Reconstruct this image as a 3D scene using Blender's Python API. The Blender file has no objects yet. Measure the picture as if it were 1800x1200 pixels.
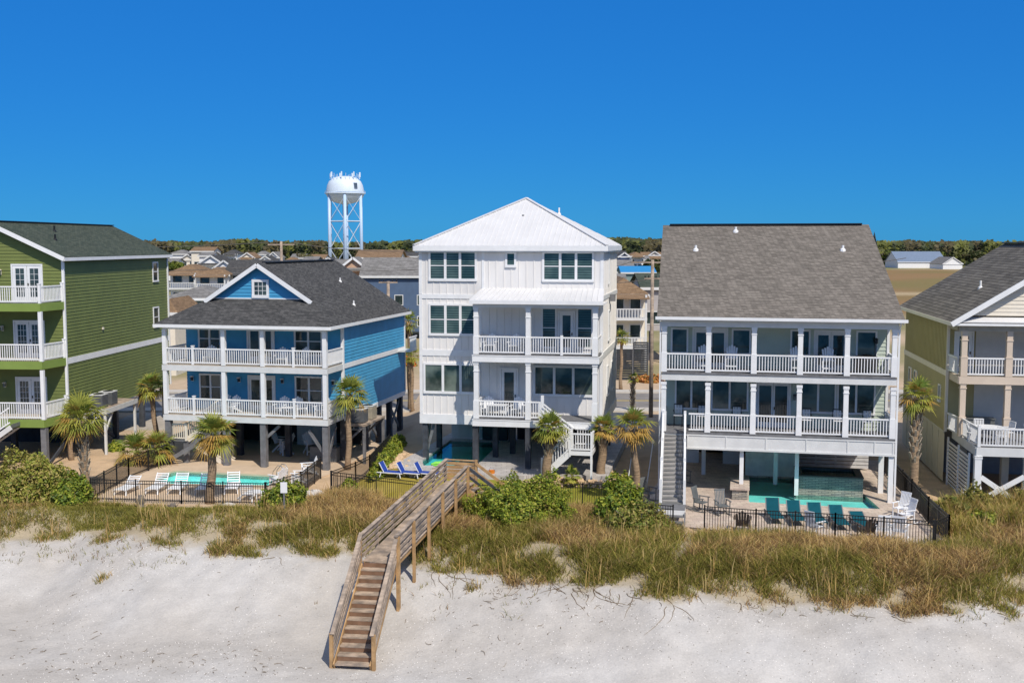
import bpy, math, random
import numpy as np
from mathutils import Vector, Matrix, noise
from mathutils.geometry import tessellate_polygon
R=math.radians; PI=math.pi
sc=bpy.context.scene; COL=sc.collection
# ---------------------------------------------------------------- camera, sky, sun, exposure
F_=1934.0
cd=bpy.data.cameras.new('camera'); cam=bpy.data.objects.new('camera',cd); COL.objects.link(cam)
cd.sensor_width=36; cd.lens=F_/1800*36; cd.clip_start=.5; cd.clip_end=9000
cam.location=(0,0,13); cam.rotation_euler=(R(90)-math.atan(172/F_),0,0); sc.camera=cam
SUN_AZ=R(25); SUN_EL=R(49)          # azimuth measured from -Y towards +X
sd=Vector((math.sin(SUN_AZ)*math.cos(SUN_EL),-math.cos(SUN_AZ)*math.cos(SUN_EL),math.sin(SUN_EL)))
wo=bpy.data.worlds.new('World'); sc.world=wo; wo.use_nodes=True
wn=wo.node_tree.nodes; wl=wo.node_tree.links; wn.clear()
sky=wn.new('ShaderNodeTexSky'); sky.sky_type='NISHITA'; sky.sun_disc=False
sky.sun_elevation=SUN_EL; sky.sun_rotation=math.atan2(sd.x,sd.y)
sky.air_density=1.0; sky.dust_density=0.0; sky.ozone_density=10.0; sky.altitude=500
hs=wn.new('ShaderNodeHueSaturation'); hs.inputs['Saturation'].default_value=1.7
gm=wn.new('ShaderNodeGamma'); gm.inputs[1].default_value=.35     # polarised, evenly deep blue sky
tn=wn.new('ShaderNodeVectorMath'); tn.operation='MULTIPLY'; tn.inputs[1].default_value=(.24,1.42,2.95)
bg=wn.new('ShaderNodeBackground'); bg.inputs[1].default_value=.11
wout=wn.new('ShaderNodeOutputWorld')
wl.new(sky.outputs[0],gm.inputs[0]); wl.new(gm.outputs[0],hs.inputs['Color']); wl.new(hs.outputs[0],tn.inputs[0]); 
geo=wn.new('ShaderNodeTexCoord'); sz=wn.new('ShaderNodeSeparateXYZ'); wl.new(geo.outputs['Generated'],sz.inputs[0])
mr=wn.new('ShaderNodeMapRange'); mr.interpolation_type='SMOOTHSTEP'; mr.inputs['From Min'].default_value=.24; mr.inputs['From Max'].default_value=.55; wl.new(sz.outputs[2],mr.inputs[0])
h2=wn.new('ShaderNodeHueSaturation'); h2.inputs['Saturation'].default_value=.62; h2.inputs['Value'].default_value=1.5; wl.new(sky.outputs[0],h2.inputs['Color'])
mxs=wn.new('ShaderNodeMix'); mxs.data_type='RGBA'; wl.new(mr.outputs[0],mxs.inputs[0]); wl.new(tn.outputs[0],mxs.inputs[6]); wl.new(h2.outputs[0],mxs.inputs[7]); wl.new(mxs.outputs[2],bg.inputs[0]); wl.new(bg.outputs[0],wout.inputs[0])
ld=bpy.data.lights.new('sun','SUN'); ld.energy=4.1; ld.angle=R(.5); ld.color=(1,.93,.83)
lo=bpy.data.objects.new('sun',ld); COL.objects.link(lo); lo.rotation_euler=sd.to_track_quat('Z','Y').to_euler(); lo.location=(20,-20,60)
sc.view_settings.view_transform='Standard'; sc.view_settings.look='None'; sc.view_settings.gamma=1
sc.view_settings.exposure=0.05; sc.view_settings.use_curve_mapping=False
sc.render.engine='CYCLES'; sc.cycles.use_denoising=True; sc.cycles.max_bounces=6
sc.cycles.transparent_max_bounces=8; sc.cycles.caustics_reflective=False; sc.cycles.caustics_refractive=False
rnd=random.Random(7)
# ---------------------------------------------------------------- materials
MATS={}
def nodes(name):
    m=bpy.data.materials.new(name); m.use_nodes=True; nt=m.node_tree
    b=nt.nodes['Principled BSDF']; return m,nt,b
def mat(name,col,rough=.7,ns=3.,na=.12,bump=0.,bs=40.,metal=0.,spec=.4,stretch=(1,1,1),ns2=None,col2=None,c2s=1.,c2lo=.45,c2hi=.6):
    if name in MATS: return MATS[name]
    m,nt,b=nodes(name); N=nt.nodes; L=nt.links
    tc=N.new('ShaderNodeTexCoord'); mp=N.new('ShaderNodeMapping'); mp.inputs['Scale'].default_value=stretch
    L.new(tc.outputs['Object'],mp.inputs[0])
    n=N.new('ShaderNodeTexNoise'); n.inputs['Scale'].default_value=ns; n.inputs['Detail'].default_value=6; L.new(mp.outputs[0],n.inputs[0])
    r=N.new('ShaderNodeMapRange'); r.inputs['From Min'].default_value=.3; r.inputs['From Max'].default_value=.7
    r.inputs['To Min'].default_value=1-na; r.inputs['To Max'].default_value=1+na; L.new(n.outputs[0],r.inputs[0])
    v=N.new('ShaderNodeVectorMath'); v.operation='SCALE'; v.inputs[0].default_value=col[:3]; L.new(r.outputs[0],v.inputs['Scale'])
    out=v.outputs[0]
    if col2:
        n2=N.new('ShaderNodeTexNoise'); n2.inputs['Scale'].default_value=c2s; n2.inputs['Detail'].default_value=8; L.new(tc.outputs['Object'],n2.inputs[0])
        r2=N.new('ShaderNodeMapRange'); r2.inputs['From Min'].default_value=c2lo; r2.inputs['From Max'].default_value=c2hi; L.new(n2.outputs[0],r2.inputs[0])
        mx=N.new('ShaderNodeMix'); mx.data_type='RGBA'; L.new(r2.outputs[0],mx.inputs[0]); L.new(out,mx.inputs[6]); mx.inputs[7].default_value=(*col2[:3],1); out=mx.outputs[2]
    L.new(out,b.inputs['Base Color'])
    b.inputs['Roughness'].default_value=rough; b.inputs['Metallic'].default_value=metal; b.inputs['Specular IOR Level'].default_value=spec
    if bump:
        nb=N.new('ShaderNodeTexNoise'); nb.inputs['Scale'].default_value=bs; nb.inputs['Detail'].default_value=4; L.new(mp.outputs[0],nb.inputs[0])
        bp=N.new('ShaderNodeBump'); bp.inputs['Strength'].default_value=bump; bp.inputs['Distance'].default_value=.03; L.new(nb.outputs[0],bp.inputs['Height']); L.new(bp.outputs[0],b.inputs['Normal'])
    MATS[name]=m; return m
def shingle(name,c1,c2,row=.075,tab=.34,bump=.6):
    m,nt,b=nodes(name); N=nt.nodes; L=nt.links
    tc=N.new('ShaderNodeTexCoord'); sp=N.new('ShaderNodeSeparateXYZ'); L.new(tc.outputs['Object'],sp.inputs[0])
    ad=N.new('ShaderNodeMath'); ad.operation='ADD'; L.new(sp.outputs[0],ad.inputs[0]); L.new(sp.outputs[1],ad.inputs[1])
    cb=N.new('ShaderNodeCombineXYZ'); L.new(ad.outputs[0],cb.inputs[0]); L.new(sp.outputs[2],cb.inputs[1])
    br=N.new('ShaderNodeTexBrick'); br.inputs['Scale'].default_value=1; br.inputs['Mortar Size'].default_value=row*.09; br.inputs['Mortar Smooth'].default_value=.3
    br.inputs['Brick Width'].default_value=tab; br.inputs['Row Height'].default_value=row; br.inputs['Bias'].default_value=0
    br.inputs['Color1'].default_value=(*c1,1); br.inputs['Color2'].default_value=(*c2,1); br.inputs['Mortar'].default_value=(*[x*.45 for x in c1],1)
    L.new(cb.outputs[0],br.inputs[0])
    n=N.new('ShaderNodeTexNoise'); n.inputs['Scale'].default_value=.9; n.inputs['Detail'].default_value=8; L.new(tc.outputs['Object'],n.inputs[0])
    r=N.new('ShaderNodeMapRange'); r.inputs['From Min'].default_value=.3; r.inputs['From Max'].default_value=.7; r.inputs['To Min'].default_value=.92; r.inputs['To Max'].default_value=1.08; L.new(n.outputs[0],r.inputs[0])
    v=N.new('ShaderNodeVectorMath'); v.operation='SCALE'; L.new(br.outputs[0],v.inputs[0]); L.new(r.outputs[0],v.inputs['Scale'])
    n3=N.new('ShaderNodeTexNoise'); n3.inputs['Scale'].default_value=9; n3.inputs['Detail'].default_value=4; L.new(tc.outputs['Object'],n3.inputs[0])
    r3=N.new('ShaderNodeMapRange'); r3.inputs['From Min'].default_value=.3; r3.inputs['From Max'].default_value=.7; r3.inputs['To Min'].default_value=.86; r3.inputs['To Max'].default_value=1.14; L.new(n3.outputs[0],r3.inputs[0])
    v2=N.new('ShaderNodeVectorMath'); v2.operation='SCALE'; L.new(v.outputs[0],v2.inputs[0]); L.new(r3.outputs[0],v2.inputs['Scale'])
    L.new(v2.outputs[0],b.inputs['Base Color']); b.inputs['Roughness'].default_value=.92; b.inputs['Specular IOR Level'].default_value=.2
    bp=N.new('ShaderNodeBump'); bp.inputs['Strength'].default_value=bump; bp.inputs['Distance'].default_value=.02; bp.invert=True
    L.new(br.outputs['Fac'],bp.inputs['Height']); L.new(bp.outputs[0],b.inputs['Normal']); MATS[name]=m; return m
def brickmat(name,c1,c2,mort,w=.4,h=.2,vert=False,ms=.012,rough=.8):
    m,nt,b=nodes(name); N=nt.nodes; L=nt.links
    tc=N.new('ShaderNodeTexCoord'); src=tc.outputs['Object']
    if vert:
        sp=N.new('ShaderNodeSeparateXYZ'); L.new(src,sp.inputs[0]); ad=N.new('ShaderNodeMath'); L.new(sp.outputs[0],ad.inputs[0]); L.new(sp.outputs[1],ad.inputs[1])
        cb=N.new('ShaderNodeCombineXYZ'); L.new(ad.outputs[0],cb.inputs[0]); L.new(sp.outputs[2],cb.inputs[1]); src=cb.outputs[0]
    br=N.new('ShaderNodeTexBrick'); br.inputs['Scale'].default_value=1; br.inputs['Mortar Size'].default_value=ms
    br.inputs['Brick Width'].default_value=w; br.inputs['Row Height'].default_value=h
    br.inputs['Color1'].default_value=(*c1,1); br.inputs['Color2'].default_value=(*c2,1); br.inputs['Mortar'].default_value=(*mort,1); L.new(src,br.inputs[0])
    n=N.new('ShaderNodeTexNoise'); n.inputs['Scale'].default_value=1.7; n.inputs['Detail'].default_value=8; L.new(tc.outputs['Object'],n.inputs[0])
    r=N.new('ShaderNodeMapRange'); r.inputs['From Min'].default_value=.3; r.inputs['From Max'].default_value=.7; r.inputs['To Min'].default_value=.8; r.inputs['To Max'].default_value=1.15; L.new(n.outputs[0],r.inputs[0])
    v=N.new('ShaderNodeVectorMath'); v.operation='SCALE'; L.new(br.outputs[0],v.inputs[0]); L.new(r.outputs[0],v.inputs['Scale']); L.new(v.outputs[0],b.inputs['Base Color'])
    b.inputs['Roughness'].default_value=rough
    bp=N.new('ShaderNodeBump'); bp.inputs['Strength'].default_value=.4; bp.inputs['Distance'].default_value=.02; bp.invert=True; L.new(br.outputs['Fac'],bp.inputs['Height']); L.new(bp.outputs[0],b.inputs['Normal'])
    MATS[name]=m; return m
def glassmat(name,c,c2,blind=0.,scale=.5):
    # window pane: reflective sheet with drawn curtains or slatted blinds right behind it
    m,nt,b=nodes(name); N=nt.nodes; L=nt.links
    tc=N.new('ShaderNodeTexCoord'); n=N.new('ShaderNodeTexNoise'); n.inputs['Scale'].default_value=scale; n.inputs['Detail'].default_value=3
    L.new(tc.outputs['Object'],n.inputs[0]); r=N.new('ShaderNodeMapRange'); r.inputs['From Min'].default_value=.42; r.inputs['From Max'].default_value=.62; L.new(n.outputs[0],r.inputs[0])
    mx=N.new('ShaderNodeMix'); mx.data_type='RGBA'; mx.inputs[6].default_value=(*c,1); mx.inputs[7].default_value=(*c2,1); L.new(r.outputs[0],mx.inputs[0]); o=mx.outputs[2]
    if blind:
        sp=N.new('ShaderNodeSeparateXYZ'); L.new(tc.outputs['Object'],sp.inputs[0]); w=N.new('ShaderNodeMath'); w.operation='SINE'
        k=N.new('ShaderNodeMath'); k.operation='MULTIPLY'; k.inputs[1].default_value=2*PI/.14; L.new(sp.outputs[2],k.inputs[0]); L.new(k.outputs[0],w.inputs[0])
        r2=N.new('ShaderNodeMapRange'); r2.inputs['From Min'].default_value=-.2; r2.inputs['From Max'].default_value=.6; r2.inputs['To Min'].default_value=1-blind; L.new(w.outputs[0],r2.inputs[0])
        v=N.new('ShaderNodeVectorMath'); v.operation='SCALE'; L.new(o,v.inputs[0]); L.new(r2.outputs[0],v.inputs['Scale']); o=v.outputs[0]
    L.new(o,b.inputs['Base Color']); b.inputs['Roughness'].default_value=.06; b.inputs['Specular IOR Level'].default_value=.8
    nb=N.new('ShaderNodeTexNoise'); nb.inputs['Scale'].default_value=.8; L.new(tc.outputs['Object'],nb.inputs[0])
    bp=N.new('ShaderNodeBump'); bp.inputs['Strength'].default_value=.08; bp.inputs['Distance'].default_value=.1; L.new(nb.outputs[0],bp.inputs['Height']); L.new(bp.outputs[0],b.inputs['Normal'])
    MATS[name]=m; return m
def vcol(name,rough=.8,spec=.15,amt=.25,ns=1.2,trans=.0,bump=0):
    # plant/ground material whose pigment varies per leaf or patch (stored colour), with noise on top
    m,nt,b=nodes(name); N=nt.nodes; L=nt.links
    at=N.new('ShaderNodeAttribute'); at.attribute_name='col'
    tc=N.new('ShaderNodeTexCoord'); n=N.new('ShaderNodeTexNoise'); n.inputs['Scale'].default_value=ns; n.inputs['Detail'].default_value=8; L.new(tc.outputs['Object'],n.inputs[0])
    r=N.new('ShaderNodeMapRange'); r.inputs['From Min'].default_value=.3; r.inputs['From Max'].default_value=.7; r.inputs['To Min'].default_value=1-amt; r.inputs['To Max'].default_value=1+amt; L.new(n.outputs[0],r.inputs[0])
    v=N.new('ShaderNodeVectorMath'); v.operation='SCALE'; L.new(at.outputs['Color'],v.inputs[0]); L.new(r.outputs[0],v.inputs['Scale']); L.new(v.outputs[0],b.inputs['Base Color'])
    b.inputs['Roughness'].default_value=rough; b.inputs['Specular IOR Level'].default_value=spec
    if trans:
        t=N.new('ShaderNodeBsdfTranslucent'); L.new(v.outputs[0],t.inputs[0]); mx=N.new('ShaderNodeMixShader'); mx.inputs[0].default_value=trans
        L.new(b.outputs[0],mx.inputs[1]); L.new(t.outputs[0],mx.inputs[2]); L.new(mx.outputs[0],N['Material Output'].inputs[0])
    if bump:
        nb=N.new('ShaderNodeTexNoise'); nb.inputs['Scale'].default_value=3.6; nb.inputs['Detail'].default_value=12; nb.inputs['Roughness'].default_value=.62; L.new(tc.outputs['Object'],nb.inputs[0])
        bp=N.new('ShaderNodeBump'); bp.inputs['Strength'].default_value=bump; bp.inputs['Distance'].default_value=.35; L.new(nb.outputs[0],bp.inputs['Height']); L.new(bp.outputs[0],b.inputs['Normal'])
    MATS[name]=m; return m
def ground_mat():
    m=vcol('ground_cover',.95,.05,.09,1.1,0,.2); nt=m.node_tree; N=nt.nodes; L=nt.links; b=N['Principled BSDF']
    tc=N.new('ShaderNodeTexCoord'); src=b.inputs['Base Color'].links[0].from_socket
    vo=N.new('ShaderNodeTexVoronoi'); vo.inputs['Scale'].default_value=3.2; L.new(tc.outputs['Object'],vo.inputs[0])   # broken shells on the sand
    lt=N.new('ShaderNodeMath'); lt.operation='LESS_THAN'; lt.inputs[1].default_value=.075; L.new(vo.outputs['Distance'],lt.inputs[0])
    nz=N.new('ShaderNodeTexNoise'); nz.inputs['Scale'].default_value=.35; nz.inputs['Detail'].default_value=3; L.new(tc.outputs['Object'],nz.inputs[0])
    gt=N.new('ShaderNodeMapRange'); gt.inputs['From Min'].default_value=.5; gt.inputs['From Max'].default_value=.6; gt.inputs['To Max'].default_value=.55; L.new(nz.outputs[0],gt.inputs[0])
    mu=N.new('ShaderNodeMath'); mu.operation='MULTIPLY'; L.new(lt.outputs[0],mu.inputs[0]); L.new(gt.outputs[0],mu.inputs[1])
    at=N.new('ShaderNodeAttribute'); at.attribute_name='beach'; mu2=N.new('ShaderNodeMath'); mu2.operation='MULTIPLY'; L.new(mu.outputs[0],mu2.inputs[0]); L.new(at.outputs['Fac'],mu2.inputs[1])
    mx=N.new('ShaderNodeMix'); mx.data_type='RGBA'; L.new(mu2.outputs[0],mx.inputs[0]); L.new(src,mx.inputs[6]); mx.inputs[7].default_value=(.85,.83,.8,1)
    f=N.new('ShaderNodeTexNoise'); f.inputs['Scale'].default_value=14; f.inputs['Detail'].default_value=4; L.new(tc.outputs['Object'],f.inputs[0])
    fr=N.new('ShaderNodeMapRange'); fr.inputs['From Min'].default_value=.32; fr.inputs['From Max'].default_value=.68; fr.inputs['To Min'].default_value=.92; fr.inputs['To Max'].default_value=1.07; L.new(f.outputs[0],fr.inputs[0])
    v=N.new('ShaderNodeVectorMath'); v.operation='SCALE'; L.new(mx.outputs[2],v.inputs[0]); L.new(fr.outputs[0],v.inputs['Scale']); L.new(v.outputs[0],b.inputs['Base Color']); return m
def watermat(name,tint,ripple=.25):
    m,nt,b=nodes(name); N=nt.nodes; L=nt.links
    tr=N.new('ShaderNodeBsdfTransparent'); tr.inputs[0].default_value=(*tint,1); gl=N.new('ShaderNodeBsdfGlossy'); gl.inputs['Roughness'].default_value=.03
    fr=N.new('ShaderNodeFresnel'); fr.inputs[0].default_value=1.2; mx=N.new('ShaderNodeMixShader')
    tc=N.new('ShaderNodeTexCoord'); nb=N.new('ShaderNodeTexNoise'); nb.inputs['Scale'].default_value=2.4; nb.inputs['Detail'].default_value=3; L.new(tc.outputs['Object'],nb.inputs[0])
    bp=N.new('ShaderNodeBump'); bp.inputs['Strength'].default_value=ripple; bp.inputs['Distance'].default_value=.12; L.new(nb.outputs[0],bp.inputs['Height'])
    L.new(bp.outputs[0],gl.inputs['Normal']); L.new(bp.outputs[0],fr.inputs['Normal']); L.new(fr.outputs[0],mx.inputs[0]); L.new(tr.outputs[0],mx.inputs[1]); L.new(gl.outputs[0],mx.inputs[2])
    L.new(mx.outputs[0],N['Material Output'].inputs[0]); MATS[name]=m; return m
WHITE=mat('white_paint',(.78,.78,.77),.45,2,.05)
OFFW=mat('off_white_paint',(.66,.66,.64),.5,2,.06)
CREAM=mat('cream_paint',(.74,.67,.55),.5,2,.05)
BLUEW=mat('blue_siding',(.065,.33,.55),.5,1.5,.10)
GREENW=mat('green_siding',(.155,.185,.05),.6,1.2,.10)
GREENT=mat('green_trim',(.20,.28,.06),.6,1.2,.08)
SAGE=mat('sage_siding',(.50,.56,.46),.55,1.2,.06)
TANW=mat('olive_tan_siding',(.40,.34,.16),.6,1.2,.07)
TANT=mat('tan_trim',(.62,.51,.40),.5,1.5,.05)
STUCCO=mat('white_batten_board',(.76,.735,.70),.55,1.1,.07,stretch=(1,1,.35))
CONC=mat('concrete',(.42,.37,.30),.85,1.2,.15,.2,30)
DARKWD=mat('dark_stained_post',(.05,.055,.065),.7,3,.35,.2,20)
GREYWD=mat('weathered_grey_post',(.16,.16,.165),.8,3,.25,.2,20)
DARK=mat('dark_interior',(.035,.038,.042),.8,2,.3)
BLACK=mat('black_metal',(.012,.012,.013),.4,3,.2)
SHG=shingle('green_grey_shingles',(.050,.066,.050),(.085,.10,.075))
SHB=shingle('charcoal_shingles',(.055,.055,.055),(.108,.106,.103),.075,.26)
SHK=shingle('weathered_wood_shingles',(.145,.129,.110),(.235,.208,.178),.075,.26)
SHT=shingle('grey_brown_shingles',(.12,.108,.09),(.20,.18,.15),.13,.9,1.0)
SHBR=shingle('brown_shingles',(.20,.13,.075),(.29,.19,.11),.12,.5)
METAL=mat('white_metal_roof',(.66,.655,.65),.35,1,.04,spec=.5)
GL=glassmat('dark_window_pane',(.010,.02,.022),(.06,.085,.08))
GLB=glassmat('blind_window_pane',(.035,.075,.072),(.13,.20,.18),.55)
GLC2=glassmat('part_curtained_pane',(.018,.035,.03),(.14,.18,.15),0,.7)
GLC=glassmat('curtained_window_pane',(.05,.07,.07),(.30,.33,.31),0,.9)
PLANK=mat('weathered_deck_plank',(.41,.32,.24),.85,2.5,.35,.5,12,stretch=(1,1,6),col2=(.20,.165,.135),c2s=1.6,c2lo=.42,c2hi=.66)
PLANKO=mat('newer_pine_plank',(.42,.26,.12),.8,2.5,.3,.4,12)
BARK=mat('palm_trunk_bark',(.30,.21,.13),.95,4,.35,.8,9,stretch=(1,1,5))
BARKG=mat('grey_trunk_bark',(.20,.17,.14),.95,6,.3,.6,10)
BOOT=mat('palm_boot',(.33,.28,.21),.9,6,.35)
POOL=mat('pool_plaster',(.50,.86,.84),.5,1.5,.12)
WATER=watermat('pool_water',(.60,.97,.95)); WATERD=watermat('deep_pool_water',(.36,.84,.84),.12)
PAVE=brickmat('beige_pavers',(.60,.50,.40),(.50,.40,.33),(.36,.29,.23),.5,.3)
PAVEG=brickmat('grey_pavers',(.50,.47,.44),(.42,.39,.365),(.30,.27,.25),.6,.4)
STONE=brickmat('stacked_stone',(.42,.37,.30),(.23,.225,.21),(.10,.10,.09),.33,.09,True,.012)
SANDD=mat('tan_pool_deck',(.56,.43,.30),.85,1,.12,.15,20)
ASPH=mat('worn_asphalt',(.22,.20,.18),.9,.6,.2,.2,30)
TEAL=mat('teal_sling',(.010,.08,.105),.95,4,.1,spec=.05)
NAVY=mat('royal_blue_sling',(.02,.06,.32),.6,4,.1)
PLASTIC=mat('white_plastic',(.82,.83,.84),.35,3,.03)
BROWNP=mat('brown_plastic',(.075,.055,.045),.5,3,.15)
GREYP=mat('grey_plastic',(.14,.15,.15),.5,3,.15)
ROCK=mat('tan_stones',(.58,.42,.26),.9,3,.3,.4,8)
LEAF=vcol('leaf',.55,.3,.15,1.5,.3); GRASSM=vcol('grass_blade',.8,.15,.12,.6,.3)
LIME=mat('lime_plastic',(.2,.62,.05),.4,3,.05)
STEEL=mat('bright_steel',(.6,.6,.62),.2,2,.05,metal=1)
# ---------------------------------------------------------------- mesh helpers
class MB:
    def __init__(s): s.v=[]; s.f=[]
    def add(s,vs,fs):
        o=len(s.v); s.v+= [tuple(p) for p in vs]; s.f+=[tuple(i+o for i in f) for f in fs]; return s
    def hexa(s,b,t): return s.add(list(b)+list(t),[(3,2,1,0),(4,5,6,7),(0,1,5,4),(1,2,6,5),(2,3,7,6),(3,0,4,7)])
    def box(s,x0,x1,y0,y1,z0,z1): return s.hexa([(x0,y0,z0),(x1,y0,z0),(x1,y1,z0),(x0,y1,z0)],[(x0,y0,z1),(x1,y0,z1),(x1,y1,z1),(x0,y1,z1)])
    def beam(s,p,q,w,h,up=(0,0,1)):
        p=Vector(p);q=Vector(q);d=(q-p).normalized();u=Vector(up)
        if abs(d.dot(u))>.99:u=Vector((0,1,0))
        a=d.cross(u).normalized()*w/2; b=a.cross(d).normalized()*h/2
        return s.hexa([p-a-b,p+a-b,p+a+b,p-a+b],[q-a-b,q+a-b,q+a+b,q-a+b])
    def tube(s,pts,r,n=8):
        pts=[Vector(p) for p in pts]; rs=r if isinstance(r,(list,tuple)) else [r]*len(pts); vs=[];fs=[]
        for i,p in enumerate(pts):
            d=(pts[min(i+1,len(pts)-1)]-pts[max(i-1,0)]).normalized(); u=Vector((0,0,1)) if abs(d.z)<.9 else Vector((0,1,0))
            a=d.cross(u).normalized(); b=a.cross(d).normalized()
            vs+=[p+(a*math.cos(2*PI*k/n)+b*math.sin(2*PI*k/n))*rs[i] for k in range(n)]
        for i in range(len(pts)-1):
            for k in range(n): fs.append((i*n+k,i*n+(k+1)%n,(i+1)*n+(k+1)%n,(i+1)*n+k))
        fs.append(tuple(range(n))[::-1]); fs.append(tuple((len(pts)-1)*n+k for k in range(n))); return s.add(vs,fs)
    def lathe(s,prof,n=24,c=(0,0)):
        vs=[];fs=[]
        for r,z in prof: vs+=[(c[0]+r*math.cos(2*PI*k/n),c[1]+r*math.sin(2*PI*k/n),z) for k in range(n)]
        for i in range(len(prof)-1):
            for k in range(n): fs.append((i*n+k,i*n+(k+1)%n,(i+1)*n+(k+1)%n,(i+1)*n+k))
        return s.add(vs,fs)
    def slab(s,pts,t,d=(0,0,-1)):
        n=len(pts); D=Vector(d)*t; vs=[Vector(p) for p in pts]; vs+=[p+D for p in vs[:n]]
        return s.add(vs,[tuple(range(n)),tuple(range(n,2*n))[::-1]]+[(i,i+n,(i+1)%n+n,(i+1)%n) for i in range(n)])
    def quad(s,*p): return s.add(p,[tuple(range(len(p)))])
    def build(s,name,m,parent=None,loc=None,rz=0,smooth=False):
        if parent is not None and name in ('brace','lattice_wall','ground_floor_wall','stair_landing') and len(s.v)>8 and len(s.f)*8==len(s.v)*6:
            for i in range(len(s.v)//8):
                q=MB(); q.hexa(s.v[i*8:i*8+4],s.v[i*8+4:i*8+8]); o=q.build(name,m,parent)
            return o
        me=bpy.data.meshes.new(name); me.from_pydata(s.v,[],s.f); me.materials.append(m)
        if smooth: me.polygons.foreach_set('use_smooth',[True]*len(me.polygons))
        o=bpy.data.objects.new(name,me); COL.objects.link(o)
        if parent is not None:o.parent=parent
        if loc: o.location=loc
        if rz:o.rotation_euler=(0,0,rz)
        return o
def tag(o,label=None,cat=None,group=None,kind=None):
    if label:o['label']=label
    if cat:o['category']=cat
    if group:o['group']=group
    if kind:o['kind']=kind
    return o
def thing(name,loc,rz,label,cat,group=None,s=1):
    o=bpy.data.objects.new(name,None); COL.objects.link(o); o.location=loc; o.rotation_euler=(0,0,rz); o.scale=(s,s,s); o.empty_display_size=.3
    return tag(o,label,cat,group)
KIDS={}
def dup(o,loc,rz,label,group=None,s=None,parent=None):
    c=o.copy(); COL.objects.link(c)
    if parent is None:
        c.location=loc; c.rotation_euler=(0,0,rz); c['label']=label
        if group:c['group']=group
        if s:c.scale=(s,s,s)
    else: c.parent=parent
    for k in list(ALLK(o)): dup(k,None,0,None,parent=c)
    return c
def ALLK(o): return [k for k in COL.objects if k.parent==o]
_kc={}
def kids(o):
    if o.name not in _kc: _kc[o.name]=[k for k in COL.objects if k.parent==o]
    return _kc[o.name]
ALLK=kids
def npmesh(name,V,Fc,cols,m,parent=None,extra=None):
    V=np.asarray(V,np.float32); Fc=np.asarray(Fc,np.int32); k=Fc.shape[1]
    me=bpy.data.meshes.new(name); me.vertices.add(len(V)); me.vertices.foreach_set('co',V.ravel())
    me.loops.add(Fc.size); me.loops.foreach_set('vertex_index',Fc.ravel()); me.polygons.add(len(Fc))
    me.polygons.foreach_set('loop_start',np.arange(0,Fc.size,k,dtype=np.int32)); me.polygons.foreach_set('loop_total',np.full(len(Fc),k,np.int32))
    me.update(calc_edges=True)
    if cols is not None:
        a=me.attributes.new('col','FLOAT_COLOR','POINT'); c=np.ones((len(V),4),np.float32); c[:,:3]=cols; a.data.foreach_set('color',c.ravel())
    if extra is not None:
        a=me.attributes.new('beach','FLOAT','POINT'); a.data.foreach_set('value',np.asarray(extra,np.float32))
    me.materials.append(m); o=bpy.data.objects.new(name,me); COL.objects.link(o)
    if parent is not None:o.parent=parent
    return o
# ---------------------------------------------------------------- house frames
class Hs:
    def __init__(s,name,x,y,z,a,label,cat='house',group=None):
        s.o=thing(name,(x,y,z),-R(a),label,cat,group); s.x,s.y,s.z,s.a=x,y,z,R(a)
    def w(s,x,y,z=0): c,n=math.cos(s.a),math.sin(s.a); return (s.x+x*c+y*n,s.y-x*n+y*c,s.z+z)
class Pl:
    def __init__(s,kind,off):
        s.o,s.u,s.n={'F':((0,off),(1,0),(0,-1)),'R':((off,0),(0,1),(1,0)),'L':((off,0),(0,1),(-1,0)),'B':((0,off),(1,0),(0,1))}[kind]
    def p(s,u,z,o=0.): return (s.o[0]+s.u[0]*u+s.n[0]*o, s.o[1]+s.u[1]*u+s.n[1]*o, z)
    def box(s,mb,u0,u1,z0,z1,o0,o1): return mb.hexa([s.p(u0,z0,o0),s.p(u1,z0,o0),s.p(u1,z0,o1),s.p(u0,z0,o1)],[s.p(u0,z1,o0),s.p(u1,z1,o0),s.p(u1,z1,o1),s.p(u0,z1,o1)])
def siding(mb,P,u0,u1,z0,z1,lf=None,rf=None,c=.2,lip=.03):
    if abs(P.n[0])>.5: lip=.028
    z=z0
    while z<z1-.01:
        zt=min(z+c,z1); a0=lf(z) if lf else u0; a1=lf(zt) if lf else u0; b0=rf(z) if rf else u1; b1=rf(zt) if rf else u1
        if b0>a0:
            if b1<a1: a1=b1=(a1+b1)/2
            mb.quad(P.p(a0,z,lip),P.p(b0,z,lip),P.p(b1,zt,0),P.p(a1,zt,0)); mb.quad(P.p(a0,z,0),P.p(b0,z,0),P.p(b0,z,lip),P.p(a0,z,lip))
        z=zt
def batten(mb,P,u0,u1,z0,z1,sp=.4,w=.05):
    mb.quad(P.p(u0,z0),P.p(u1,z0),P.p(u1,z1),P.p(u0,z1)); n=max(1,round((u1-u0)/sp)); st=(u1-u0)/n
    for i in range(1,n): u=u0+i*st; P.box(mb,u-w/2,u+w/2,z0,z1,.001,.028)
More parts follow.
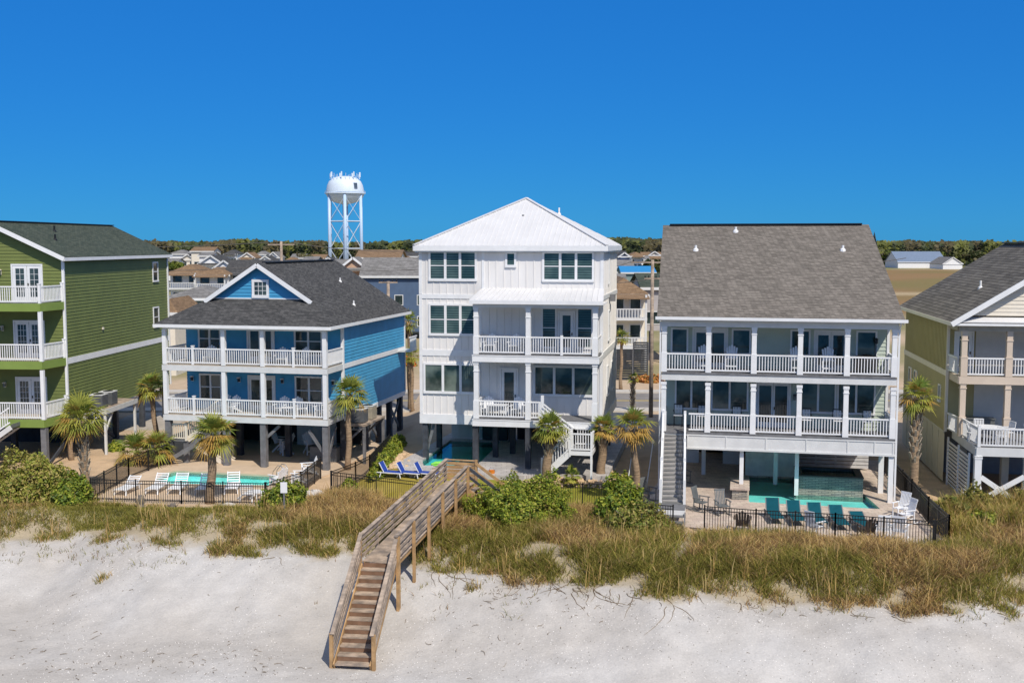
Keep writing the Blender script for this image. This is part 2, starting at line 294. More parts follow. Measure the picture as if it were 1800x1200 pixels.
def win(H,P,u0,u1,z0,z1,g=None,n=1,dbl=True,t=.1,frm=None,grid=None,name='window'):
    frm=frm or WHITE; mb=MB(); o=.075
    P.box(mb,u0-t,u1+t,z1,z1+t,.0,o); P.box(mb,u0-t,u1+t,z0-t*1.2,z0,.0,o+.03)
    P.box(mb,u0-t,u0,z0,z1,.0,o); P.box(mb,u1,u1+t,z0,z1,.0,o)
    st=(u1-u0)/n
    for i in range(1,n): P.box(mb,u0+i*st-t*.6,u0+i*st+t*.6,z0,z1,.0,o-.003)
    if dbl:
        for i in range(n): 
            a=u0+i*st+(t*.6 if i else 0); b=u0+(i+1)*st-(t*.6 if i<n-1 else 0); zm=(z0+z1)/2; P.box(mb,a,b,zm-.025,zm+.025,.035,.06)
    if grid:
        gx,gz=grid
        for i in range(1,gx): u=u0+(u1-u0)*i/gx; P.box(mb,u-.012,u+.012,z0,z1,.036,.05)
        for i in range(1,gz): z=z0+(z1-z0)*i/gz; P.box(mb,u0,u1,z-.012,z+.012,.036,.052)
    w=mb.build(name,frm,H.o)
    for i in range(n):
        a=u0+i*st+(t*.6 if i else 0); b=u0+(i+1)*st-(t*.6 if i<n-1 else 0)
        MB().quad(P.p(a,z0,.03),P.p(b,z0,.03),P.p(b,z1,.03),P.p(a,z1,.03)).build('pane',g or GL,w)
    return w
def door(H,P,u0,u1,z0,z1,n=1,g=None,grid=None,t=.09,slim=.16,m=None):
    m=m or WHITE; mb=MB(); P.box(mb,u0-t,u1+t,z1,z1+t,0,.075); P.box(mb,u0-t,u0,z0,z1,0,.075); P.box(mb,u1,u1+t,z0,z1,0,.075)
    st=(u1-u0)/n; pan=[]
    for i in range(n):
        a=u0+i*st+.012;b=u0+(i+1)*st-.012; ga,gb,gz0,gz1=a+slim,b-slim,z0+.28,z1-.18
        P.box(mb,a,ga,z0,z1,0,.05); P.box(mb,gb,b,z0,z1,0,.05); P.box(mb,ga,gb,z0,gz0,0,.05); P.box(mb,ga,gb,gz1,z1,0,.05)
        if grid:
            for k in range(1,grid[0]): u=ga+(gb-ga)*k/grid[0]; P.box(mb,u-.01,u+.01,gz0,gz1,.031,.045)
            for k in range(1,grid[1]): z=gz0+(gz1-gz0)*k/grid[1]; P.box(mb,ga,gb,z-.01,z+.01,.031,.046)
        pan.append((ga,gb,gz0,gz1))
    d=mb.build('door',m,H.o)
    for ga,gb,a,b in pan: MB().quad(P.p(ga,a,.03),P.p(gb,a,.03),P.p(gb,b,.03),P.p(ga,b,.03)).build('pane',g or GL,d)
    hb=MB(); u=u1-.09 if n==1 else (u0+u1)/2+.07; P.box(hb,u-.025,u+.025,z0+.95,z0+1.1,.05,.1); hb.build('handle',BLACK,d); return d
def railing(par,p,q,h=.92,m=None,sp=.135,bw=.042,name='railing',cap=.075):
    m=m or WHITE; p=Vector(p);q=Vector(q); mb=MB(); d=q-p; L=math.hypot(d.x,d.y)
    up=Vector((0,0,1)); mb.beam(p+up*h,q+up*h,.09,cap); mb.beam(p+up*.1,q+up*.1,.055,.075)
    n=max(2,int(L/sp)); ax=Vector((d.x,d.y,0)).normalized()*bw/2; ay=Vector((-ax.y,ax.x,0))
    for i in range(1,n):
        c=p+d*(i/n); b0=c+up*.13; t0=c+up*(h-.03)
        mb.hexa([b0-ax-ay,b0+ax-ay,b0+ax+ay,b0-ax+ay],[t0-ax-ay,t0+ax-ay,t0+ax+ay,t0-ax+ay])
    return mb.build(name,m,par)
def column(H,x,y,z0,z1,w=.24,m=None,capz=.5,name='column',plinth=True):
    m=m or WHITE; mb=MB(); a=w/2; mb.box(x-a,x+a,y-a,y+a,z0,z1)
    if capz: b=a+.025; mb.box(x-b,x+b,y-b,y+b,z1-.14,z1-.002); mb.box(x-b,x+b,y-b,y+b,z1-capz-.05,z1-capz)
    if plinth: b=a+.025; mb.box(x-b,x+b,y-b,y+b,z0+.002,z0+1.0)
    return mb.build(name,m,H.o)
def sconce(H,P,u,z,m=None):
    mb=MB(); P.box(mb,u-.07,u+.07,z-.16,z+.16,.03,.06); P.box(mb,u-.09,u+.09,z+.1,z+.14,.06,.22); o=mb.build('wall_lamp',m or WHITE,H.o)
    g=MB(); P.box(g,u-.06,u+.06,z-.12,z+.1,.07,.19); g.build('lamp_glass',BLACK if m is None else GLC,o)
def vent(H,x,y,z,h=.45,r=.05,m=None):
    MB().tube([(x,y,z-.15),(x,y,z+h)],r,8).lathe([(r*2.6,z-.1),(r*2.2,z+.03),(r,z+.1)],8,(x,y)).build('roof_vent',m or WHITE,H.o)
def gutter(H,p,q,m=None,w=.13,h=.13): return MB().beam(p,q,w,h).build('gutter',m or WHITE,H.o)
def stairs(par,P0,d,n,run,rise,w,mt,ms,name='stairs',risers=False,tread=.04):
    # P0 = top edge centre (local), d = unit (x,y) direction of descent
    dx,dy=d; sx,sy=-dy*w/2,dx*w/2; mb=MB(); x,y,z=P0
    for i in range(n):
        a=i*run; b=(i+1)*run+.02; zz=z-(i+1)*rise
        c=[(x+dx*a+sx,y+dy*a+sy),(x+dx*b+sx,y+dy*b+sy),(x+dx*b-sx,y+dy*b-sy),(x+dx*a-sx,y+dy*a-sy)]
        mb.hexa([(*q,zz-tread) for q in c],[(*q,zz) for q in c])
        if risers:
            c=[(x+dx*a+sx*.97,y+dy*a+sy*.97),(x+dx*(a+.02)+sx*.97,y+dy*(a+.02)+sy*.97),(x+dx*(a+.02)-sx*.97,y+dy*(a+.02)-sy*.97),(x+dx*a-sx*.97,y+dy*a-sy*.97)]
            mb.hexa([(*q,zz) for q in c],[(*q,zz+rise-.003) for q in c])
    st=mb.build(name,mt,par); sb=MB()
    for k in (1,-1): sb.beam((x+sx*k*1.04,y+sy*k*1.04,z-.16),(x+dx*n*run+sx*k*1.04,y+dy*n*run+sy*k*1.04,z-n*rise-.10),.05,.28)
    sb.build('stringer',ms,st); return st
# ---------------------------------------------------------------- the ground
EX=[-60,-40,-28,-24.1,-20.7,-15.6,-12.5,-8.9,-7.5,-5,-3.4,-1.2,1.2,3.4,5.6,7.9,11.1,13.2,15.2,18.3,20.5,26,40,60]
EY=[51,51,51,50.8,52.3,49.2,49.1,48,48.6,47.1,46.6,45.8,44.4,43.5,42.2,42.4,42,41.4,41,40.7,42.6,43,43,43]
EX=[e*.965 for e in EX]; EY=[e*.966-(.35 if -6<q<-2 else 0) for e,q in zip(EY,EX)]
BX=[-60,-26.2,-21.6,-15.2,-12.1,-9,-4.8,-1.6,2.9,5.5,6.7,8,12.7,17.2,19.5,21.2,25,60]
BY=[57,56.5,54.2,53.6,53.4,56.2,53.9,53.4,53.3,53.2,50.5,48.3,47.6,45.9,46.4,50.5,53,53]
def Ye(x): return np.interp(x,EX,EY)
def Yb(x): return np.interp(x,BX,BY)
def ss(a,b,x): t=np.clip((x-a)/(b-a),0,1); return t*t*(3-2*t)
_g=np.random.RandomState(3).rand(256,256)
def vn(x,y,s):
    x=np.asarray(x)*s+1000; y=np.asarray(y)*s+1000; xi=np.floor(x).astype(int); yi=np.floor(y).astype(int); fx=x-xi; fy=y-yi; fx=fx*fx*(3-2*fx); fy=fy*fy*(3-2*fy)
    g=lambda a,b:_g[a%256,b%256]
    return (g(xi,yi)*(1-fx)+g(xi+1,yi)*fx)*(1-fy)+(g(xi,yi+1)*(1-fx)+g(xi+1,yi+1)*fx)*fy
def fb(x,y,s,o=4): return sum(vn(x+i*17.3,y-i*9.1,s*2**i)*.5**i for i in range(o))/sum(.5**i for i in range(o))
def HT(x,y):
    x=np.asarray(x,float);y=np.asarray(y,float); s=y-Ye(x)-(fb(x,y,.35)-.5)*1.6
    h=-2.12+1.72*ss(-7.2,.5,s)+.65*ss(0,2.6,s)
    nz=(fb(x,y,.22)-.5)*.38*ss(-9,-2,s)*(1-ss(3,7,s))+(fb(x,y,.9)-.5)*.16*ss(-8,-1,s)*(1-ss(3,7,s))+(fb(x,y,.25,3)-.5)*.14
    nz=nz*(1-ss(2,6,y-Yb(x)))
    h=h+nz
    tr=np.exp(-((y-(39.6+.8*np.sin(x*.25)))/.35)**2)*(vn(x,y,3.2)>.55)+np.exp(-((y-(38.0+.5*np.sin(x*.4+1)))/.3)**2)*(vn(x+7,y,3.4)>.58); h=h-.05*tr
    k=ss(-2.4,-.25,y-Yb(x)); h=h*(1-k)+k*np.where(y>54,nz*.3,0.)
    h=h-2.5*(1-ss(0,14,y))
    h=h+.5*ss(56.5,60,y)*ss(-8.2,-6.6,x)*(1-ss(5.2,6.4,x))
    return h
def HZ(x,y): return float(HT(x,y))
POOLS={'blue':[(-19.7,61.4),(-19.3,62.2),(-13.5,60.9),(-12.95,60.3),(-13.1,58.3),(-18.6,58.7),(-19.6,59.6)]}
def pip(x,y,poly):
    c=np.zeros(np.shape(x),bool); n=len(poly)
    for i in range(n):
        x1,y1=poly[i];x2,y2=poly[(i+1)%n]
        if y1==y2: continue
        k=((y1>y)!=(y2>y))&(x<(x2-x1)*(y-y1)/(y2-y1)+x1); c^=k
    return c
aW,aK=R(10.5),R(12)
def toW(l,o=(.85,60.26),a=aW): return (o[0]+l[0]*math.cos(a)+l[1]*math.sin(a),o[1]-l[0]*math.sin(a)+l[1]*math.cos(a))
def toK(l): return toW(l,(19.05,54.29),aK)
POOLS['white']=[toW(p) for p in [(-5.9,-.2),(-3.3,.2),(-2.95,1.4),(-3.05,8.1),(-6.3,7.8),(-6.35,1.2)]]
POOLS['gray']=[toK(p) for p in [(-7.0,-1.3),(-.7,-1.45),(-1.15,1.6),(-4.55,1.6),(-4.55,5.2),(-7.0,5.2)]]
def scalep(poly,d):
    cx=sum(p[0] for p in poly)/len(poly);cy=sum(p[1] for p in poly)/len(poly)
    return [(cx+(x-cx)*d,cy+(y-cy)*d) for x,y in poly]
def axis(lo,hi,st,ext,gr):
    a=list(np.arange(lo,hi+.01,st)); s=st; b=hi
    while b<ext: s*=gr; b+=s; a.append(b)
    s=st; b=lo; pre=[]
    while b>-(ext if lo<0 else -20): s*=gr; b-=s; pre.append(b)
    return np.array(pre[::-1]+a)
xs=axis(-31,31,.22,5200,1.13); ys=np.array(list(np.arange(20,34,1.))+list(np.arange(34,66,.22))); st=.22; b=ys[-1]; e=[]
while b<7000: st*=1.07; b+=st; e.append(b)
ys=np.concatenate([[-40,-10,0,4,8,12,16],ys,e]); X,Y=np.meshgrid(xs,ys); X=X.ravel();Y=Y.ravel(); Z=HT(X,Y)
for k,p in POOLS.items(): Z[pip(X,Y,scalep(p,1.13))]-=1.9
spa=[toK(p) for p in [(-4.7,1.3),(-1.2,1.3),(-1.2,3.9),(-4.7,3.9)]]
s_=Y-Ye(X); n1=fb(X,Y,.3); n2=fb(X+50,Y,1.1); n3=fb(X,Y+80,.06)
sand=np.array([.455,.425,.385]); sandw=np.array([.52,.50,.47]); wet=np.array([.40,.385,.355])
C=sand+(sandw-sand)*np.clip((n1-.4)*2,0,1)[:,None]; C=C+(wet-C)*(np.clip((n3-.4)*3,0,.8)*(1-ss(-9,-4,s_)))[:,None]
def blend(C,col,w): return C+(np.array(col)-C)*np.clip(w,0,1)[:,None]
veg=ss(-.8,.6,s_+(n2-.5)*3); C=blend(C,(.36,.29,.18),veg*.85)
back=ss(-.4,.9,Y-Yb(X)); C=blend(C,(.56,.40,.25),back)                         # tan yard sand
C=blend(C,(.42,.31,.20),back*np.clip((n2-.5)*4,0,.6))
gl=pip(X,Y,[(-23,53),(-15,52.6),(-14.2,50.7),(-20.5,50.6)]); C=blend(C,(.15,.17,.04),gl*np.clip((n1-.25)*3,.35,.95))
lawn=pip(X,Y,[(-9.1,56.6),(-4.6,54.1),(1.7,53.5),(5.9,53.6),(6,60),(-6.4,61.5),(-8.2,61)]); C=blend(C,(.30,.24,.035),lawn*(.8+.2*n2)); C=blend(C,(.20,.21,.03),lawn*(X>-3.5)*.75)
for a in ((20.5,26,53.4,55),): C=blend(C,(.16,.22,.03),((X>a[0])&(X<a[1])&(Y>a[2]-3)&(Y<a[3])).astype(float)*.8)
far=ss(66,70,Y); C=blend(C,(.50,.38,.26),far); C=blend(C,(.30,.26,.14),ss(100,106,Y)*np.clip((fb(X,Y,.08)-.35)*4,0,1))
C=blend(C,(.15,.17,.06),ss(104,112,Y)*np.clip((fb(X+300,Y,.05)-.5)*6,0,.8))
C=blend(C,(.26,.165,.08),ss(190,210,Y)*((X>60)&(X<210))*(Y<545)*.95); C=blend(C,(.20,.17,.07),ss(190,210,Y)*((X>60)&(X<210))*(Y<545)*np.clip((fb(X,Y,.03)-.45)*5,0,.8)); C=blend(C,(.48,.38,.24),((Y>283)&(Y<291)&(X>60)).astype(float)*.8)
C=blend(C,(.06,.08,.03),ss(600,700,Y))
nx,ny=len(xs),len(ys); I=np.arange(nx*ny).reshape(ny,nx); Fq=np.stack([I[:-1,:-1],I[:-1,1:],I[1:,1:],I[1:,:-1]],-1).reshape(-1,4)
GM=ground_mat()
go=npmesh('ground',np.stack([X,Y,Z],1),Fq,C,GM,None,extra=np.clip(1-veg-back,0,1)*(Y<55)); tag(go,kind='structure'); go.data.polygons.foreach_set('use_smooth',[True]*len(go.data.polygons))
def sheet(name,outer,z,m,holes=(),t=.12,kind='structure'):
    loops=[[Vector((x,y,z)) for x,y in outer]]+[[Vector((x,y,z)) for x,y in h] for h in holes]
    tr=tessellate_polygon(loops); vs=[p for l in loops for p in l]; mb=MB(); mb.add(vs,[tuple(t_) for t_ in tr])
    for l in loops:
        n=len(l); mb.add([*l,*[p-Vector((0,0,t)) for p in l]],[(i,(i+1)%n,(i+1)%n+n,i+n) for i in range(n)])
    return tag(mb.build(name,m),kind=kind)
def basin(name,poly,z,depth,zw,wm,wname='pool_water'):
    mb=MB(); n=len(poly); lo=[(x,y,z-depth) for x,y in poly]; hi=[(x,y,z-.11) for x,y in poly]
    mb.quad(*lo); mb.add(lo+hi,[(i,(i+1)%n,(i+1)%n+n,i+n) for i in range(n)]); tag(mb.build(name,POOL),kind='structure')
    ar=sum(poly[i][0]*poly[(i+1)%n][1]-poly[(i+1)%n][0]*poly[i][1] for i in range(n)); pp=poly if ar>0 else poly[::-1]
    tag(MB().quad(*[(x,y,zw) for x,y in pp]).build(wname,wm),kind='structure')
def coping(poly,z,w=.28,m=None):
    p2=scalep(poly,1+w*2/ max(2,math.dist(poly[0],poly[len(poly)//2]))); mb=MB(); n=len(poly)
    for i in range(n):
        j=(i+1)%n; mb.slab([(*poly[i],z),(*p2[i],z),(*p2[j],z),(*poly[j],z)],.1)
    return mb
sheet('pool_deck',[(-21.3,54.55),(-16.5,53.95),(-12.3,53.6),(-11.0,56.2),(-10.7,60.3),(-9.9,62.0),(-7.6,76),(-17.4,78),(-20.6,64.3),(-21.2,60)],.06,SANDD,[POOLS['blue']],.3)
basin('pool_basin',POOLS['blue'],.06,.5,-.04,WATER)
sheet('patio',[toW(p) for p in [(-7.6,-.6),(-6.0,-2.6),(-4.6,-1.6),(-3.6,-1.75),(-2.2,-2.1),(.2,-1.9),(1.1,-1.2),(4.6,-1.3),(4.6,10.6),(-6.9,10.6),(-7.3,4)]],.56,PAVEG,[POOLS['white']],.5)
basin('pool_basin',POOLS['white'],.56,.4,.46,WATERD)
sheet('patio',[(6.1,50.2),(8.6,49.4),(8.6,48.6),(10.8,47.75),(14.1,47.05),(17.9,45.75),(18.9,46.6),(19.3,50),(19.9,53),(20.2,55.0),(22.4,65),(12,67.5),(9.4,67.3),(8.8,62),(6.9,55.5)],.05,PAVE,[POOLS['gray']],.4)
basin('pool_basin',POOLS['gray'],.05,.34,-.05,WATER)
SEA,_n,_b=nodes('sea_water'); _b.inputs['Base Color'].default_value=(.02,.07,.08,1); _b.inputs['Roughness'].default_value=.15
_w=_n.nodes.new('ShaderNodeTexNoise'); _w.inputs['Scale'].default_value=.5; _w.inputs['Detail'].default_value=6; _t=_n.nodes.new('ShaderNodeTexCoord'); _n.links.new(_t.outputs['Object'],_w.inputs[0]); _u=_n.nodes.new('ShaderNodeBump'); _u.inputs['Distance'].default_value=.6; _n.links.new(_w.outputs[0],_u.inputs['Height']); _n.links.new(_u.outputs[0],_b.inputs['Normal'])
tag(MB().quad((-5000,-5000,-2.35),(5000,-5000,-2.35),(5000,4,-2.45),(-5000,4,-2.45)).build('sea',SEA),kind='structure')
# the street behind the first row
tag(MB().slab([(-200,86,.03),(200,86,.03),(200,95,.03),(-200,95,.03)],.1).build('road',ASPH),kind='structure')
KERB=mat('kerb_concrete',(.5,.46,.40),.85)
tag(MB().slab([(-200,95,.14),(200,95,.14),(200,96.6,.14),(-200,96.6,.14)],.14).build('pavement',KERB),kind='structure')
tag(MB().slab([(-200,84.2,.14),(200,84.2,.14),(200,85.99,.14),(-200,85.99,.14)],.14).build('pavement',KERB),kind='structure')
pm=mat('road_line_paint',(.62,.45,.08),.7); mb=MB()
for k in (90.3,90.6): mb.slab([(-200,k,.036),(200,k,.036),(200,k+.12,.036),(-200,k+.12,.036)],.004)
tag(mb.build('road_marking',pm),kind='structure')
# driveways between the houses
for i,(x0,x1) in enumerate(((-12.5,-8.8),(6.6,9.6),(-29,-24))): tag(MB().slab([(x0,76,.05),(x1,76,.05),(x1,84.19,.05),(x0,84.19,.05)],.1).build('driveway',CONC),kind='structure')

# ================================================================ GREEN HOUSE
N=Hs('beach_house',-27.29,63.34,.3,3.5,'tall green house at the left edge with white balcony railings and a dark green roof'); o=N.o
XL,XR,YW,YB=-7.9,.45,2.2,18.75; RX=-3.72; ZE,ZR=11.85,13.9
sl=(ZR-ZE)/(XR+.25-RX)
mb=MB(); Pf,Pr=Pl('F',YW),Pl('R',XR)
def gh(zb): # half width left/right at height
    return (lambda z: XL if z<ZE else min(RX,RX-(ZR-z)/sl+.2), lambda z: XR if z<ZE else max(RX,RX+(ZR-z)/sl-.2))
lf,rf=gh(0)
siding(mb,Pf,XL,XR,2.5,ZR-.15,lf,rf); siding(mb,Pr,YW,YB,2.2,ZE); siding(mb,Pl('L',XL),YW,YB,2.2,ZE)
mb.quad((XL,YB,2.2),(XR,YB,2.2),(XR,YB,ZE),(RX,YB,ZR),(XL,YB,ZE)); mb.quad((XL,YW,2.2),(XR,YW,2.2),(XR,YB,2.2),(XL,YB,2.2))
mb.build('wall',GREENW,o)
mb=MB(); ry0,ry1=YW-.45,YB+.3
mb.slab([(RX,ry0,ZR+.12),(XR+.32,ry0,ZE+.06),(XR+.32,ry1,ZE+.06),(RX,ry1,ZR+.12)],.13); mb.slab([(RX-.001,ry0,ZR+.12),(RX-.001,ry1,ZR+.12),(XL-.32,ry1,ZE+.06),(XL-.32,ry0,ZE+.06)],.13)
rf_=mb.build('roof',SHG,o); MB().beam((RX,ry0+.3,ZR+.15),(RX,ry1,ZR+.15),.3,.06).build('ridge_vent',BLACK,rf_)
mb=MB()
for sx in (1,-1):
    ex=(XR+.34) if sx>0 else (XL-.34); mb.beam((RX,ry0-.03,ZR-.03),(ex,ry0-.03,ZE-.08),.06,.24); mb.beam((ex,ry0,ZE-.08),(ex,ry1,ZE-.08),.06,.2)
mb.beam((XR+.03,YW-.02,2.2),(XR+.03,YW-.02,ZE-.1),.14,.14); mb.beam((XR+.03,YB,2.2),(XR+.03,YB,ZE-.1),.14,.14)
mb.box(XR+.005,XR+.05,YW+.1,YB-.1,5.5,5.86)
mb.build('trim',WHITE,o)
for (x,y) in ((-1.4,5.2),(-2.6,7.6)): vent(N,x,y,ZR-(x-RX)*sl+.1,.35,.06,BLACK)
win(N,Pr,16.0,16.85,10.05,11.3,GL,1,True,.09); win(N,Pr,15.9,16.8,6.75,8.05,GL,1,True,.09)
MB().box(XR+.03,XR+.12,7.25,7.4,7.2,7.34).build('dryer_vent',CREAM,o)
for z,f in ((2.5,0),(5.9,1),(9.25,2)):
    mb=MB(); mb.slab([(-8.6,-.05,z),(.12,-.05,z),(XR-.01,YW-.01,z),(-8.6,YW-.01,z)],.12); mb.build('porch_floor',GREYP if z>9 else CONC,o)
    mb=MB(); mb.beam((-8.6,-.08,z-.22),(.14,-.08,z-.22),.08,.46); mb.beam((.12,-.06,z-.22),(XR+.02,YW-.1,z-.22),.08,.46); mb.build('porch_fascia',GREENT,o)
    zz=[p[0] for p in ((-8.2,),(-4.6,),)]
    for a,b in ((-8.2,-4.55),(-4.45,-.05)): railing(o,(a,0,z+.02),(b,0,z+.02),.95)
    railing(o,(.12,.08,z+.02),(XR-.05,YW-.1,z+.02),.95)
    mb=MB()
    for x,y in ((-4.5,0),(.08,0),(XR-.02,YW-.12)): q=MB(); q.box(x-.07,x+.07,y-.07,y+.07,z,z+1.12).box(x-.09,x+.09,y-.09,y+.09,z+1.1,z+1.16).build('newel_post',WHITE,o)
    if z<9:
        for x in (-8.3,-4.5,.08): column(N,x,0,z,z+2.9,.2,WHITE,0,plinth=False)
    d=door(N,Pf,-2.6,-.85,z,z+2.15,2,GL,(3,5) if f!=2 else (2,5)); sconce(N,Pf,-3.35,z+1.75,CREAM)
for x,y in ((-8.2,.15),(-4.4,.15),(.0,.15),(-4.4,5),(.2,5),(.2,9.5),(-4.4,9.5),(.2,14),(-4.4,14),(.2,18.3)):
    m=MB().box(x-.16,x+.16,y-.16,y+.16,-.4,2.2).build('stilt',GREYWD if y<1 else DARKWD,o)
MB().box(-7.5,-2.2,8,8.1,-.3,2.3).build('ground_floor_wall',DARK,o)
mb=MB(); mb.beam((.2,.3,-.1),(.2,4.8,1.9),.1,.2).beam((.2,5.2,1.9),(.2,9.2,-.1),.1,.2); mb.build('brace',DARKWD,o)
st=stairs(o,(-1.3,-.6,2.4),(-1,0),13,.27,.19,1.1,GREYP,OFFW,risers=True); railing(st,(-1.4,-1.1,2.4),(-4.8,-1.1,.1),.95)
# air conditioners on their stand beside the green house
t=thing('service_platform',N.w(.5,3.9,0)[:2]+(.3,),-R(3.5),'timber service platform on posts holding air conditioners against the green side wall','platform')
mb=MB(); mb.box(0,1.55,0,4.8,2.42,2.55); mb.build('deck',PLANK,t); mb=MB(); mb.box(-.0,1.6,-.05,-.001,2.25,2.55); mb.box(1.551,1.6,0,4.8,2.25,2.55); mb.build('rim_board',OFFW,t)
for x,y in ((1.45,.1),(1.45,4.6),(.15,.1)): MB().box(x-.07,x+.07,y-.07,y+.07,-.4,2.42).build('post',OFFW,t)
mb=MB(); mb.beam((.3,.12,1.4),(1.3,.12,2.35),.07,.12); mb.beam((1.45,.2,1.2),(1.45,1.3,2.35),.07,.12); mb.build('brace',OFFW,t)
def ac_unit(loc,rz,label,group,m1):
    t=thing('air_conditioner',loc,rz,label,'air conditioner',group)
    mb=MB(); mb.box(-.42,.42,-.42,.42,.04,.8); 
    for k in range(9): mb.box(-.435,.435,-.435,.435,.1+k*.075,.12+k*.075)
    mb.build('casing',m1,t); MB().box(-.44,.44,-.44,.44,.8,.84).build('lid',OFFW,t); MB().lathe([(.05,.86),(.3,.86),(.32,.845)],16).build('fan_grille',BLACK,t); return t
AC=mat('grey_metal_casing',(.13,.135,.14),.5); AC2=mat('beige_metal_casing',(.42,.37,.28),.5)
p=N.w(1.3,4.6,0); ac_unit((p[0],p[1],2.85),-.06,'dark grey air conditioner at the front of the platform by the green wall','air conditioners on the green house platform',AC)
p=N.w(1.3,6.0,0); ac_unit((p[0],p[1],2.85),-.06,'dark grey air conditioner second along the platform by the green wall','air conditioners on the green house platform',AC)

# ================================================================ BLUE HOUSE
B=Hs('beach_house',-10.57,62.2,0,12.5,'bright blue two-storey house on stilts with white porches and a gable window'); o=B.o
W_=10.12; YW,YB=2.6,14.25; Pf,Pr=Pl('F',YW),Pl('R',0.)
mb=MB(); siding(mb,Pf,-W_,0,3,8.25); siding(mb,Pr,YW,YB,2.75,8.25); siding(mb,Pl('L',-W_),YW,YB,2.75,8.25); mb.quad((-W_,YB,2.75),(0,YB,2.75),(0,YB,8.25),(-5.06,YB,11.6),(-W_,YB,8.25)); mb.quad((-W_,YW,2.75),(0,YW,2.75),(0,YB,2.75),(-W_,YB,2.75))
mb.build('wall',BLUEW,o)
BG=mat('bright_blue_gable_siding',(.06,.30,.52),.5,1.5,.06)
mb=MB(); G0,G1,GZ=-8.25,-1.87,9.70; sl=(11.8-GZ)/3.19
siding(mb,Pl('F',2.32),G0,G1,GZ,11.72,lambda z:-5.06-(11.8-z)/sl,lambda z:-5.06+(11.8-z)/sl); mb.build('gable_wall',BG,o)
mb=MB(); e=.42; zE=8.32; rz=11.84; rx=-5.06; S_=(rz-zE)/(rx+W_+e)   # side slope
zg=GZ+.02; xg=(rz-zg)/S_
yb=YB+.2
mb.slab([(rx,1.95,rz),(rx+xg,1.95,zg),(rx+xg,2.32,zg),(e,-e,zE),(e,yb,zE),(rx,yb,rz)],.12); mb.slab([(rx-.001,1.95,rz),(rx-.001,yb,rz),(-W_-e,yb,zE),(-W_-e,-e,zE),(rx-xg,2.32,zg),(rx-xg,1.95,zg)],.12)
mb.slab([(-W_-e,-e,zE+.001),(e,-e,zE+.001),(rx+xg,2.34,zg+.001),(rx-xg,2.34,zg+.001)],.12)
rf_=mb.build('roof',SHB,o); MB().beam((rx,3,rz+.04),(rx,yb-.6,rz+.04),.35,.07).build('ridge_vent',BLACK,rf_)
vent(B,-.9,6.9,9.15,.28,.05); vent(B,-3.0,10,10.5,.25,.05)
mb=MB()
for s in (1,-1): mb.beam((rx,1.9,rz-.12),(rx+s*(xg+.12),1.9,zg-.2),.06,.24)
mb.beam((-W_-e,-e-.03,zE-.09),(e,-e-.03,zE-.09),.06,.18); mb.beam((e+.03,-e,zE-.09),(e+.03,yb,zE-.09),.06,.18)
mb.box(-W_-.02,.06,-.1,.1,8.02,8.22); mb.box(-.04,.08,.1,YW,8.02,8.22)
mb.box(-W_-.3,e,-e,YW,8.05+.17,8.05+.19)
mb.beam((.0,YW-.02,2.9),(.0,YW-.02,8.1),.16,.16); mb.beam((0,YB,2.7),(0,YB,8.1),.14,.14)
mb.box(.0,.06,YW+.1,YB-.08,5.62,5.9); mb.box(0,.07,YW+.1,YB-.08,2.5,2.8); mb.box(G0+.1,G1-.1,2.27,2.3,GZ,GZ+.07)
mb.build('trim',WHITE,o)
w=win(B,Pl('F',2.3),-5.4,-4.62,9.95,10.72,GL,1,False,.15,grid=(3,3))
for z in (3.0,5.95):
    MB().box(-W_,.0,-.1,YW,z-.1,z).build('porch_floor',CONC,o)
    mb=MB(); mb.box(-W_-.1,.12,-.14,-.1,z-.36,z-.04); mb.box(.0,.06,-.1,YW,z-.36,z-.04); mb.box(-W_-.1,-W_,-.1,YW,z-.36,z-.04); mb.build('porch_fascia',OFFW,o)
    px=[-10.06,-6.32,-3.87,-.06]; nw=[-8.28,None,-1.98]
    for i in range(3):
        a,b=px[i]+.1,px[i+1]-.1
        if nw[i] is None: railing(o,(a,0,z+.02),(b,0,z+.02))
        else:
            railing(o,(a,0,z+.02),(nw[i]-.07,0,z+.02)); railing(o,(nw[i]+.07,0,z+.02),(b,0,z+.02)); MB().box(nw[i]-.07,nw[i]+.07,-.07,.07,z,z+1.08).box(nw[i]-.09,nw[i]+.09,-.09,.09,z+1.08,z+1.12).build('newel_post',WHITE,o)
    railing(o,(0,.12,z+.02),(0,YW-.1,z+.02)); railing(o,(-W_,.12,z+.02),(-W_,YW-.1,z+.02))
    for x in px: column(B,x,0,z,z+(2.58 if z<4 else 2.07),.24,WHITE,0,plinth=False)
    win(B,Pf,-9.2,-7.9,z+.6,z+2.02,GL,2); win(B,Pf,-2.95,-1.35,z+.5,z+2.02,GL,2)
    door(B,Pf,-6.0,-4.4,z,z+2.0,2,GL,None,.1,.12)
for u in (-9.75,-6.65,-3.83,-.6): sconce(B,Pf,u,4.8)
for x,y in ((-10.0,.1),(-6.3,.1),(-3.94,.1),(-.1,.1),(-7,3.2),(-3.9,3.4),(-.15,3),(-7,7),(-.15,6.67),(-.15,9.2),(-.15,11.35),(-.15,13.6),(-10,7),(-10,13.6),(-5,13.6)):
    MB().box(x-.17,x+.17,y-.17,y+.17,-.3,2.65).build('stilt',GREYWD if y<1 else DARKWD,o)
mb=MB()
for y0,y1 in ((6.7,9.2),(11.35,13.5)):
    mb.beam((-.15,y0,.4),(-.15,y1,2.3),.07,.2); mb.beam((-.2,y0,2.3),(-.2,y1,.4),.07,.2)
